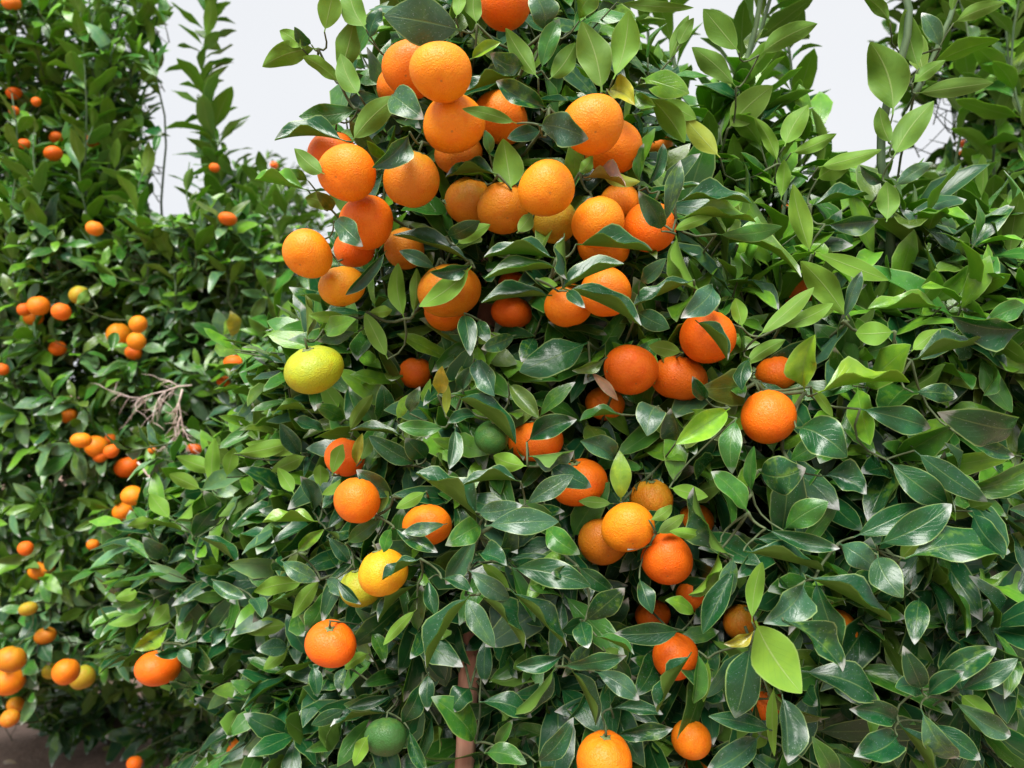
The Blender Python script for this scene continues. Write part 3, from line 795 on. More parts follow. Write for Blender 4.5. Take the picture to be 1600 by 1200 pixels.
# coarse picture-space depth buffer used only to keep filler leaves from growing in front of placed fruit and leaves
GW, GH = 400, 300
ZP = np.full((GH, GW), 0.0)
ZP[:] = np.nan
def protect(u, v, Y):
    i, j = int(v / 4), int(u / 4)
    if 0 <= i < GH and 0 <= j < GW:
        if np.isnan(ZP[i, j]) or Y < ZP[i, j]: ZP[i, j] = Y
for (u, v, rx, ry, Y) in PROT:
    rx *= 0.95; ry *= 0.95
    for b in range(int((v - ry) / 4), int((v + ry) / 4) + 1):
        for a in range(int((u - rx) / 4), int((u + rx) / 4) + 1):
            if ((a * 4 + 2 - u) / rx) ** 2 + ((b * 4 + 2 - v) / ry) ** 2 < 1:
                protect(a * 4 + 2, b * 4 + 2, Y - rx * Y / FPX)

LEAVES = {k: [] for k in ('T1', 'T2', 'T3', 'T4', 'T5', 'T6')}   # filler: dict(M, col, low)
PLACED = {k: [] for k in LEAVES}                                  # (matrix, mesh, colour, label)
NODES = {k: [] for k in LEAVES}                                   # twig attachment points

def leaf_matrix(P0, P1, nrm, wid):
    y = P1 - P0; L = y.length; y = y / L
    z = nrm - y * nrm.dot(y)
    if z.length < 1e-4: z = y.orthogonal()
    z.normalize(); x = y.cross(z)
    M = Matrix(((x.x * wid, y.x * L, z.x * wid, P0.x), (x.y * wid, y.y * L, z.y * wid, P0.y), (x.z * wid, y.z * L, z.z * wid, P0.z), (0, 0, 0, 1)))
    return M

for item in HAND.replace('\n', ';').split(';'):
    s = item.split()
    if len(s) not in (7, 8): continue
    fixed = float(s[7]) if len(s) == 8 else None
    u0, v0, u1, v1, wpx = map(float, s[:5]); tone, code = s[5], s[6]
    Y = surf_depth((u0 + u1) / 2, (v0 + v1) / 2) + random.uniform(-0.015, 0.015)
    # keep it in front of the fruit it overlaps in the photograph
    for t in (0.1, 0.35, 0.6, 0.85, 1.0):
        uu, vv = u0 + (u1 - u0) * t, v0 + (v1 - v0) * t
        for (fu, fv, rx, ry, FY) in ALLF:
            if ((uu - fu) / rx) ** 2 + ((vv - fv) / ry) ** 2 < 0.9 and FY < 1.6:
                d2 = ((uu - fu) / rx) ** 2 + ((vv - fv) / ry) ** 2
                zf = FY - math.sqrt(max(0.0, 1 - d2)) * rx * FY / FPX - 0.016
                Y = min(Y, zf)
    Y = max(Y, 0.70)
    if fixed: Y = fixed
    lpx = math.hypot(u1 - u0, v1 - v0)
    dz = random.uniform(-0.012, 0.012) + (-0.010 if code == '0' else 0.0)
    if wpx / lpx > 0.5 and code != 'U': dz -= 0.02
    P0, P1 = at(u0, v0, Y), at(u1, v1, Y + dz)
    y = (P1 - P0).normalized()
    c = (Vector((0, 0, CAMZ)) - (P0 + P1) / 2).normalized()
    n0 = (c - y * c.dot(y)).normalized()
    side = y.cross(n0).normalized()
    vertical = abs(y.z) > 0.85
    if vertical:
        if side.x < 0: side = -side
    elif side.z < 0: side = -side
    if code == '0':
        roll = R(random.uniform(-28, 34)); fi = random.choice((0, 1, 1, 1, 2, 2)); ai = random.choice((0, 1, 1, 2)) if fi < 2 else 0
        wf = wpx * 0.86 / math.cos(roll) / (0.97, 0.92, 0.78)[fi]
    elif code == 'U':
        roll = R(180 + random.uniform(-24, 24)); fi = random.choice((0, 1, 1)); ai = random.choice((0, 1))
        wf = wpx * 0.92 / (0.97, 0.92)[fi]
    else:
        roll = R(random.uniform(60, 72)) * (1 if code == '+' else -1); fi = random.choice((2, 2, 3)); ai = 0
        wf = wpx * 1.6
    n = n0 * math.cos(roll) + side * math.sin(roll)
    wid = wf * Y / FPX / 0.42
    M = leaf_matrix(P0, P1, n, wid)
    me = VAR[(fi, ai, random.randrange(3))]
    lab = None
    if tone == 'b': lab = 'dry brown curled leaf'
    if tone == 'y': lab = 'yellowed leaf'
    tr = 'T3' if fixed and fixed > 1.6 else tree_of((u0 + u1) / 2)
    PLACED[tr].append((M, me, tone_col(tone, 0.2), lab))
    NODES[tr].append(P0)
    for t in np.linspace(0.05, 0.97, 9):
        hw = wpx / 2 * math.sin(math.pi * t ** 0.9) * 0.8
        for a in np.linspace(-1, 1, 7):
            nx, ny = -(v1 - v0) / lpx, (u1 - u0) / lpx
            protect(u0 + (u1 - u0) * t + nx * a * hw, v0 + (v1 - v0) * t + ny * a * hw, Y - 0.004)

# wooden stake and upright shoots are kept clear as well
STAKE = [at(722, 1330, 1.03), at(731, 1080, 1.06), at(745, 800, 1.12), at(762, 470, 1.14), at(766, 405, 1.15)]
for (ua, va, ub, vb) in ((733, 1030, 727, 1200), (738, 950, 736, 990), (761, 476, 759, 522)):
    for t in np.linspace(0, 1, 60):
        for a in np.linspace(-12, 12, 9):
            protect(ua + (ub - ua) * t + a, va + (vb - va) * t, 1.02 if va > 900 else 1.12)

SKYP = [
 [(268, -20), (300, -20), (306, 60), (296, 150), (290, 230), (282, 310), (300, 335), (246, 338), (230, 312), (252, 282), (238, 250), (266, 216), (246, 186), (276, 150), (250, 112), (270, 80), (254, 48), (280, 18)],
 [(366, -20), (560, -20), (500, 90), (520, 160), (430, 215), (425, 235), (395, 232), (360, 245), (352, 180), (366, 90)],
 [(1296, -20), (1356, -20), (1350, 90), (1356, 170), (1372, 235), (1345, 262), (1305, 205), (1296, 140), (1308, 100)],
 [(1430, 175), (1480, 160), (1492, 210), (1450, 262), (1428, 250)],
 [(1078, -20), (1096, 20), (1080, 65), (1068, 30)],
 [(1080, 95), (1100, 115), (1086, 140)],
]
SKYP.append([(-20, 1128), (40, 1130), (66, 1150), (76, 1240), (-20, 1240)])
HOLLOW = [(60, 1085), (120, 1065), (215, 1068), (262, 1085), (330, 1120), (330, 1160), (262, 1176), (200, 1240), (70, 1240)]
def in_poly(u, v, poly):
    c = False; j = len(poly) - 1
    for i in range(len(poly)):
        xi, yi = poly[i]; xj, yj = poly[j]
        if (yi > v) != (yj > v) and u < (xj - xi) * (v - yi) / (yj - yi) + xi: c = not c
        j = i
    return c
SKYM = np.zeros((GH, GW), bool)
for poly in SKYP:
    for i in range(GH):
        for j in range(GW):
            if not SKYM[i, j] and in_poly(j * 4 + 2, i * 4 + 2, poly): SKYM[i, j] = True

for i in range(GH):
    for j in range(GW):
        if in_poly(j * 4 + 2, i * 4 + 2, HOLLOW) and (np.isnan(ZP[i, j]) or ZP[i, j] > 2.62): ZP[i, j] = 2.62

def leaf_ok(P0, P1, nrm, wid, margin=0.01):
    """reject filler leaves that would cover placed fruit, placed leaves or open sky"""
    y = P1 - P0
    x = y.normalized().cross(nrm) * wid * 0.17
    bad = 0; sk = 0; n = 0
    for t in (0.15, 0.4, 0.65, 0.9):
        for a in (-1, 0, 1):
            p = P0 + y * t + x * a
            if p.y < 0.3: return False
            u, v = proj(p)
            i, j = int(v // 4), int(u // 4)
            if 0 <= i < GH and 0 <= j < GW:
                n += 1
                if SKYM[i, j]: sk += 1
                z = ZP[i, j]
                if not np.isnan(z) and p.y < z + margin: bad += 1
    return bad == 0 and sk <= 1

def grow_shoot(tree, base, d, L, nleaf, ll, tones, check=True, open_ang=(38, 72), droop=0.15, stem=None):
    d = d.normalized()
    ref = d.orthogonal().normalized()
    ph = random.uniform(0, 6.28)
    cnt = 0; got = []
    for i in range(nleaf):
        f = (i + 0.6) / nleaf
        p = base + d * (L * f)
        ang = R(open_ang[1] + (open_ang[0] - open_ang[1]) * f + random.uniform(-12, 12))
        az = ph + i * 2.3999
        rad = (Matrix.Rotation(az, 3, d) @ ref)
        ld = (d * math.cos(ang) + rad * math.sin(ang))
        ld = (ld + Vector((0, 0, -droop * random.uniform(0.3, 1.6)))).normalized()
        nr = (d - ld * d.dot(ld))
        nr = nr + Vector((0, 0, 0.35)) + Vector((random.gauss(0, .25), random.gauss(0, .25), random.gauss(0, .2)))
        nr = (nr - ld * nr.dot(ld)).normalized()
        l = ll * random.uniform(0.72, 1.18) * (0.78 + 0.4 * math.sin(math.pi * min(1, f * 1.05)))
        wd = l * random.uniform(0.74, 1.0)
        if check and not leaf_ok(p, p + ld * l, nr, wd): continue
        t = random.choice(tones[1]) if f > 0.72 and tones[1] else random.choice(tones[0])
        got.append((leaf_matrix(p, p + ld * l, nr, wd), tone_col(t, 0.22), random.randrange(18)))
        cnt += 1
    if cnt < 3: return 0                    # no bare shoots
    LEAVES[tree].extend(got)
    NODES[tree].append(base)
    return cnt

STEMS = {k: MB() for k in LEAVES}

def crown(tree, c, rad, n, ll, tones, up=0.4, shell=0.55, zmin=0.12, nl=(6, 9), sl=(0.07, 0.13), out=1.0, front=True, droop=0.18, sparse_top=None):
    c = Vector(c); rad = Vector(rad)
    made = 0
    for _ in range(n):
        while True:
            q = Vector((random.gauss(0, 1), random.gauss(0, 1), random.gauss(0, 1))).normalized()
            if not front or q.y < 0.55 or random.random() < 0.25: break
        r = shell + (1.05 - shell) * random.random() ** 0.7
        tip = Vector((c.x + q.x * rad.x * r, c.y + q.y * rad.y * r, c.z + q.z * rad.z * r))
        if tip.z < zmin: continue
        hz = q.z
        d = Vector((q.x * out, q.y * out, q.z * out * 0.6 + up + 0.35 * hz)) + Vector((random.gauss(0, .35), random.gauss(0, .35), random.gauss(0, .3)))
        d.normalize()
        L = random.uniform(*sl)
        base = tip - d * L
        k_ = random.randint(*nl)
        if grow_shoot(tree, base, d, L, k_, ll, tones, droop=droop):
            STEMS[tree].tube([base - d * 0.02, base + d * L * 0.5, base + d * L * 0.97], [0.0019, 0.0015, 0.0009], 4)
            made += 1
    return made

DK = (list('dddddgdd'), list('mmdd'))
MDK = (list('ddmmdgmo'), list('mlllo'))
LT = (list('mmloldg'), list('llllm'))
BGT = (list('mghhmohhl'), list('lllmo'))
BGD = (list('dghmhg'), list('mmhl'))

# --- T1 centre tree
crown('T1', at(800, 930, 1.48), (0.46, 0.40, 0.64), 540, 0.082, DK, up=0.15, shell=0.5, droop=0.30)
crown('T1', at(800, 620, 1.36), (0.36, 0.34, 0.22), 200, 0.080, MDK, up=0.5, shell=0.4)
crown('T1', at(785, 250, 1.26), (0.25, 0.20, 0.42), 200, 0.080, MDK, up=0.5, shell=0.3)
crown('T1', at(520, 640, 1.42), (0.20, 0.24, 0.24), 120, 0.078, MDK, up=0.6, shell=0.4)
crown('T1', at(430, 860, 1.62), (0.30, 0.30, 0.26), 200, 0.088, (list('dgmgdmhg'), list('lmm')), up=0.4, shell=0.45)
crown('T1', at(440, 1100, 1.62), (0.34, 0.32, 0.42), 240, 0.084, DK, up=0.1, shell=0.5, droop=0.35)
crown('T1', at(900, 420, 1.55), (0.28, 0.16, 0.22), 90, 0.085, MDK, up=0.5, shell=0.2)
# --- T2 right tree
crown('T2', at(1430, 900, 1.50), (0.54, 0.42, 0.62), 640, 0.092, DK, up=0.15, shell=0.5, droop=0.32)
crown('T2', at(1380, 500, 1.36), (0.42, 0.36, 0.20), 300, 0.097, LT, up=0.6, shell=0.35)
crown('T2', at(1150, 400, 1.32), (0.20, 0.22, 0.26), 150, 0.094, LT, up=0.6, shell=0.35)
# upright shoots of the right tree
def upright(tree, pts, n, ll, tones, r0=0.006, r1=0.002, name='shoot', check=False, op=(34, 62)):
    P0_ = [Vector(p) for p in pts]; P = []
    a1, a2 = random.uniform(0, 6.28), random.uniform(0, 6.28)
    for i in range(len(P0_) - 1):
        for t in (0, 0.33, 0.67): P.append(P0_[i].lerp(P0_[i + 1], t))
    P.append(P0_[-1])
    for i, p in enumerate(P):
        b_ = 0.010 * P0_[0].y * min(1.0, i / 4)
        p.x += b_ * math.sin(i * 0.75 + a1); p.y += b_ * math.sin(i * 0.9 + a2)
    m = MB(); m.tube(P, [r0 + (r1 - r0) * i / (len(P) - 1) for i in range(len(P))], 7)
    for i in range(n):
        f = (i + random.uniform(0.1, 0.9)) / n
        k_ = f * (len(P) - 1); a = min(int(k_), len(P) - 2); p = P[a].lerp(P[a + 1], k_ - a)
        d = (P[a + 1] - P[a]).normalized()
        ref = d.orthogonal().normalized()
        rad = Matrix.Rotation(i * 2.3999 + random.uniform(-.3, .3), 3, d) @ ref
        ang = R(random.uniform(*op) + random.gauss(0, 9))
        if random.random() < 0.10: continue
        ld = (d * math.cos(ang) + rad * math.sin(ang) + Vector((0, 0, -0.12))).normalized()
        nr = d + Vector((random.gauss(0, .22), random.gauss(0, .22), random.gauss(0, .15)))
        nr = (nr - ld * nr.dot(ld)).normalized()
        l = ll * random.uniform(0.70, 1.25) * (1.08 - 0.45 * f ** 3); wd = l * random.uniform(0.78, 1.02)
        if check and not leaf_ok(p, p + ld * l, nr, wd): continue
        LEAVES[tree].append((leaf_matrix(p, p + ld * l, nr, wd), tone_col(random.choice(tones), 0.2), random.randrange(18)))
    NODES[tree].append(P[0])
    return (m, name)
SHOOTS = {k: [] for k in LEAVES}
GRN = list('mmmdmol')
SHOOTS['T2'].append(upright('T2', [at(1075, 420, 1.22), at(1110, 290, 1.2), at(1145, 160, 1.19), at(1182, -20, 1.2), at(1200, -120, 1.2)], 14, 0.098, GRN, 0.006, 0.003, check=True))
SHOOTS['T2'].append(upright('T2', [at(1150, 330, 1.4), at(1160, 160, 1.4), at(1190, 40, 1.42), at(1195, -80, 1.42)], 26, 0.098, GRN, 0.005, 0.003, check=True))
SHOOTS['T2'].append(upright('T2', [at(1220, 360, 1.5), at(1232, 200, 1.5), at(1240, 90, 1.52), at(1236, -40, 1.52)], 30, 0.098, GRN, 0.005, 0.002, check=True))
SHOOTS['T2'].append(upright('T2', [at(1040, 330, 1.5), at(1050, 160, 1.5), at(1056, 20, 1.5), at(1050, -80, 1.5)], 24, 0.098, list('mlmol'), 0.005, 0.002, check=True))
SHOOTS['T2'].append(upright('T2', [at(1000, 260, 1.6), at(1010, 120, 1.6), at(1020, -60, 1.6)], 18, 0.098, list('mlmol'), 0.005, 0.002, check=True))
SHOOTS['T2'].append(upright('T2', [at(1385, 440, 1.06), at(1390, 300, 1.05), at(1398, 150, 1.04), at(1403, 20, 1.04), at(1406, -90, 1.04)], 5, 0.07, GRN, 0.0066, 0.0042, check=True))
SHOOTS['T2'].append(upright('T2', [at(1428, 150, 1.10), at(1452, 95, 1.11), at(1490, 35, 1.12), at(1520, -60, 1.13)], 7, 0.075, GRN, 0.0045, 0.003, check=True))
SHOOTS['T2'].append(upright('T2', [at(1218, 400, 1.1), at(1217, 300, 1.085), at(1216, 210, 1.08)], 3, 0.06, list('ll'), 0.003, 0.002, check=True))
# leaf tufts at the outside of the crowns: short shoots that end in a rosette of leaves turned to the open side
def tufts(tree, n, region, dep, ll, tonef, dd=(0.06, 0.20), nl=(6, 9)):
    made = 0
    for _ in range(n):
        u, v = random.uniform(region[0], region[1]), random.uniform(region[2], region[3])
        Yb = dep(u, v) + random.uniform(*dd)
        tip = at(u, v, Yb)
        low = max(0.0, min(1.0, (v - 450) / 600.0))
        d = Vector((random.gauss(0, .45) + (u - 800) / 2500.0, -0.75, random.gauss(0.55 - 0.75 * low, .35))).normalized()
        L = random.uniform(0.035, 0.075)
        base = tip - d * L
        if grow_shoot(tree, base, d, L, random.randint(*nl), ll * random.uniform(0.8, 1.15), tonef(u, v), open_ang=(42, 84), droop=0.10 + 0.25 * low):
            STEMS[tree].tube([base - d * 0.02, base + d * L * 0.5, base + d * L * 0.97], [0.0019, 0.0015, 0.0009], 4)
            made += 1
    return made
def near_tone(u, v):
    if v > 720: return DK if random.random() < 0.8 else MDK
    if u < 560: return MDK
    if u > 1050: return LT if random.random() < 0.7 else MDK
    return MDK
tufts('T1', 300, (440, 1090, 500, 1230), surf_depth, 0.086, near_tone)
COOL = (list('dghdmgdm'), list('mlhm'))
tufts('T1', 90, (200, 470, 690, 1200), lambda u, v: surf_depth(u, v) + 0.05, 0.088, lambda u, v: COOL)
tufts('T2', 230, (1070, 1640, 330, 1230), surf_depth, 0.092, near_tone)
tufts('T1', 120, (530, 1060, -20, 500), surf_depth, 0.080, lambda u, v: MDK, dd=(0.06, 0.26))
# --- T4 tall tree at the right edge
crown('T4', at(1570, 120, 2.05), (0.27, 0.28, 0.62), 330, 0.104, (list('mmdgmmo'), list('mlll')), up=0.9, shell=0.3, out=0.7)
crown('T4', at(1540, 480, 2.1), (0.32, 0.3, 0.35), 160, 0.104, LT, up=0.7, shell=0.4)
for (u_, y_) in ((1500, 1.75), (1560, 1.7), (1600, 1.6)):
    SHOOTS['T4'].append(upright('T4', [at(u_ + 10, 420, y_), at(u_ + 4, 250, y_), at(u_, 100, y_), at(u_ - 6, -80, y_)], 30, 0.105, list('mlmhol'), 0.0035, 0.002, check=True))
# --- T3 tall tree on the left, further back
crown('T3', at(20, 700, 2.62), (0.96, 0.52, 0.84), 1400, 0.094, BGT, up=0.35, shell=0.55, droop=0.22, zmin=0.22)
crown('T3', at(-60, 640, 2.5), (0.42, 0.40, 0.70), 300, 0.094, BGT, up=0.35, shell=0.5, droop=0.22, zmin=0.22)
crown('T3', at(330, 560, 2.55), (0.30, 0.36, 0.37), 340, 0.092, BGT, up=0.4, shell=0.5)
crown('T3', at(190, 1010, 2.5), (0.54, 0.44, 0.26), 380, 0.092, BGD, up=0.1, shell=0.5, droop=0.35, zmin=0.2)
crown('T3', at(70, 230, 2.6), (0.38, 0.36, 0.52), 130, 0.106, (list('mhmlmd'), list('mll')), up=0.8, shell=0.3, out=0.7)
crown('T3', at(170, 1150, 3.0), (0.55, 0.22, 0.24), 260, 0.10, BGD, up=0.0, shell=0.2, droop=0.4, zmin=0.10)
crown('T3', at(330, 1150, 2.75), (0.30, 0.25, 0.22), 120, 0.10, BGD, up=0.0, shell=0.2, droop=0.4, zmin=0.10)
for (u_, v0_, v1_, n_) in ((20, 330, -60, 30), (70, 330, -60, 32), (158, 330, -70, 48), (212, 340, -60, 50), (246, 360, -40, 40), (110, 380, -60, 36), (332, 430, -25, 92), (385, 400, 270, 16), (290, 460, 330, 20), (240, 430, 230, 26), (180, 420, 215, 28), (30, 420, 230, 26), (130, 330, 10, 34)):
    y_ = 2.3 + random.uniform(-.1, .1)
    sh = upright('T3', [at(u_ + 8, v0_, y_), at(u_ + 3, (v0_ * 2 + v1_) / 3, y_), at(u_ - 3, (v0_ + 2 * v1_) / 3, y_), at(u_, v1_, y_)], n_, 0.118 if u_ == 332 else 0.104, list('mllhom'), 0.0038, 0.0016, check=(u_ != 332), op=(32, 64))
    SHOOTS['T3'].append(sh)
tufts('T3', 420, (-30, 460, 330, 1070), lambda u, v: 2.04, 0.082, lambda u, v: BGT if v < 950 else BGD, dd=(0.0, 0.30))
crown('T3', at(120, 400, 2.4), (0.55, 0.25, 0.20), 200, 0.09, (list('mhlmh'), list('lll')), up=0.7, shell=0.3)
tufts('T3', 130, (-30, 262, -10, 360), lambda u, v: 2.22, 0.088, lambda u, v: (list('mhmlmd'), list('mll')), dd=(0.0, 0.35))
for (u_, v0_, v1_, n_) in ((268, 470, 345, 16), (300, 420, 250, 22), (360, 430, 235, 26), (400, 430, 262, 22), (432, 440, 290, 18), (350, 470, 330, 18), (225, 430, 250, 24), (140, 430, 190, 30), (60, 430, 200, 30), (100, 420, 260, 22), (15, 430, 150, 30)):
    y_ = 2.18 + random.uniform(-.1, .1)
    SHOOTS['T3'].append(upright('T3', [at(u_ + 6, v0_, y_), at(u_ + 2, (v0_ + v1_) / 2, y_), at(u_, v1_, y_)], n_, 0.098, list('mllhom'), 0.0032, 0.0014, check=True, op=(32, 64)))
# --- T5, T6 trees further down the rows
crown('T5', at(410, 440, 4.1), (0.36, 0.35, 0.62), 260, 0.085, BGT, up=0.6, shell=0.4)
crown('T6', at(1370, 520, 4.2), (0.95, 0.5, 0.75), 420, 0.09, BGT, up=0.6, shell=0.45)
for (u_, v_) in ((1300, 300), (1330, 285), (1420, 270), (1460, 280), (1380, 300)):
    SHOOTS['T6'].append(upright('T6', [at(u_, 420, 4.0), at(u_, v_ + 60, 4.0), at(u_ + 3, v_, 4.0)], 16, 0.08, list('mmo'), 0.005, 0.002))
for (u_, v_) in ((425, 235), (450, 250), (395, 262), (470, 240)):
    SHOOTS['T5'].append(upright('T5', [at(u_, 400, 3.9), at(u_, v_ + 60, 3.9), at(u_ + 3, v_, 3.9)], 20, 0.08, list('mmdo'), 0.005, 0.002))

# ------------------------------------------------------------------ build the trees
INFO = {
 'T1': ('near mandarin tree in the centre, its upper branch loaded with orange fruit', [(0.00, 1.42, 0.0), (0.01, 1.41, 0.45), (-0.01, 1.39, 0.9), (0.0, 1.32, 1.3), (-0.01, 1.24, 1.7), (0.0, 1.22, 2.0)], 0.032),
 'T2': ('near mandarin tree on the right with large dark leaves and tall upright shoots', [(0.72, 1.50, 0.0), (0.70, 1.48, 0.5), (0.64, 1.46, 0.95), (0.56, 1.44, 1.3), (0.50, 1.42, 1.5)], 0.034),
 'T3': ('tall mandarin tree filling the left side further back', [(-1.50, 3.05, 0.0), (-1.51, 2.98, 0.5), (-1.52, 2.80, 1.0), (-1.51, 2.64, 1.5), (-1.48, 2.62, 2.0), (-1.46, 2.60, 2.4)], 0.036),
 'T4': ('tall leafy mandarin tree at the upper right edge behind the near shoots', [(1.25, 2.2, 0.0), (1.25, 2.18, 0.7), (1.24, 2.12, 1.4), (1.24, 2.08, 2.0), (1.24, 2.06, 2.5)], 0.04),
 'T5': ('small far mandarin tree seen in the gap left of the fruit cluster', [(-1.3, 4.2, 0.0), (-1.3, 4.18, 0.8), (-1.28, 4.14, 1.6), (-1.27, 4.1, 2.2)], 0.04),
 'T6': ('distant mandarin tree low between the tall shoots on the right', [(1.9, 4.4, 0.0), (1.9, 4.35, 0.8), (1.9, 4.3, 1.4), (1.9, 4.25, 2.0)], 0.045),
}

def visible_rank():
    """how much of each leaf the photograph shows, from a coarse depth buffer"""
    mats, keys = [], []
    for t in LEAVES:
        for i, (M, c, v) in enumerate(LEAVES[t]):
            mats.append(np.array(M)); keys.append((t, i))
        for (M, me, c, lab) in PLACED[t]:
            mats.append(np.array(M)); keys.append((t, -1))
    A = np.array(mats)
    g = []
    for t in np.linspace(0.12, 0.95, 6):
        for a in np.linspace(-1, 1, 3):
            g.append((a * 0.19 * math.sin(math.pi * t ** 0.9), t, 0.05, 1))
    g = np.array(g)
    P = np.einsum('nij,kj->nki', A, g)[:, :, :3]
    y = np.maximum(P[:, :, 1], 0.05)
    u = 800 + FPX * P[:, :, 0] / y; v = 600 - FPX * (P[:, :, 2] - CAMZ) / y
    ju = (u // 8).astype(int); iv = (v // 8).astype(int)
    ok = (ju >= 0) & (ju < 200) & (iv >= 0) & (iv < 150)
    idx = np.where(ok, iv * 200 + ju, 30000)
    zb = np.full(30001, 1e9)
    for (fu, fv, rx, ry, FY) in ALLF:
        for b in range(int((fv - ry) // 8), int((fv + ry) // 8) + 1):
            for a in range(int((fu - rx) // 8), int((fu + rx) // 8) + 1):
                if 0 <= a < 200 and 0 <= b < 150: zb[b * 200 + a] = min(zb[b * 200 + a], FY)
    np.minimum.at(zb, idx.ravel(), y.ravel())
    vis = (ok & (y <= zb[idx] + 0.012)).sum(1) / y.min(1) ** 2
    return {k_: s for k_, s in zip(keys, vis) if k_[1] >= 0}
RANK = visible_rank()

def stuff_leaves(tree, items, parent):
    by = {}
    for (M, c, v) in items: by.setdefault(v, []).append((np.array(M), c))
    Vs, UVs, Qs, MIs, Cs, Rn = [], [], [], [], [], []
    off = 0
    for v, lst in by.items():
        V, UV, Q, MI = LOW[v]
        A = np.array([m for m, _ in lst]); Cc = np.array([c for _, c in lst])
        h = np.concatenate([V, np.ones((len(V), 1))], 1)
        W = np.einsum('nij,kj->nki', A, h)[:, :, :3]
        n, k_ = len(lst), len(V)
        Vs.append(W.reshape(-1, 3))
        q = (Q[None] + (np.arange(n) * k_)[:, None, None] + off).reshape(-1, 3)
        Qs.append(q); MIs.append(np.tile(MI, n))
        UVs.append(np.tile(UV[Q.ravel()], (n, 1)))
        Cs.append(np.repeat(Cc, k_, 0)); Rn.append(np.repeat(rng.random(n), k_))
        off += n * k_
    if not Vs: return
    V = np.concatenate(Vs).astype(np.float32); Q = np.concatenate(Qs); MI = np.concatenate(MIs)
    me = bpy.data.meshes.new('leaf_mass')
    me.vertices.add(len(V)); me.vertices.foreach_set('co', V.ravel())
    me.loops.add(Q.size); me.loops.foreach_set('vertex_index', Q.ravel().astype(np.int32))
    me.polygons.add(len(Q)); me.polygons.foreach_set('loop_start', (np.arange(len(Q)) * 3).astype(np.int32))
    me.polygons.foreach_set('loop_total', np.full(len(Q), 3, np.int32))
    me.polygons.foreach_set('material_index', MI.astype(np.int32))
    me.polygons.foreach_set('use_smooth', np.ones(len(Q), bool))
    ul = me.uv_layers.new(name='UVMap'); ul.data.foreach_set('uv', np.concatenate(UVs).astype(np.float32).ravel())
    a = me.attributes.new('tint', 'FLOAT_COLOR', 'POINT'); a.data.foreach_set('color', np.concatenate(Cs).astype(np.float32).ravel())
    a = me.attributes.new('rnd', 'FLOAT', 'POINT'); a.data.foreach_set('value', np.concatenate(Rn).astype(np.float32))
    for m in LM['attr']: me.materials.append(m)
    me.update(calc_edges=True); me.validate()
    o = bpy.data.objects.new('leaf_mass', me); COL.objects.link(o); o.parent = parent
    o['kind'] = 'stuff'

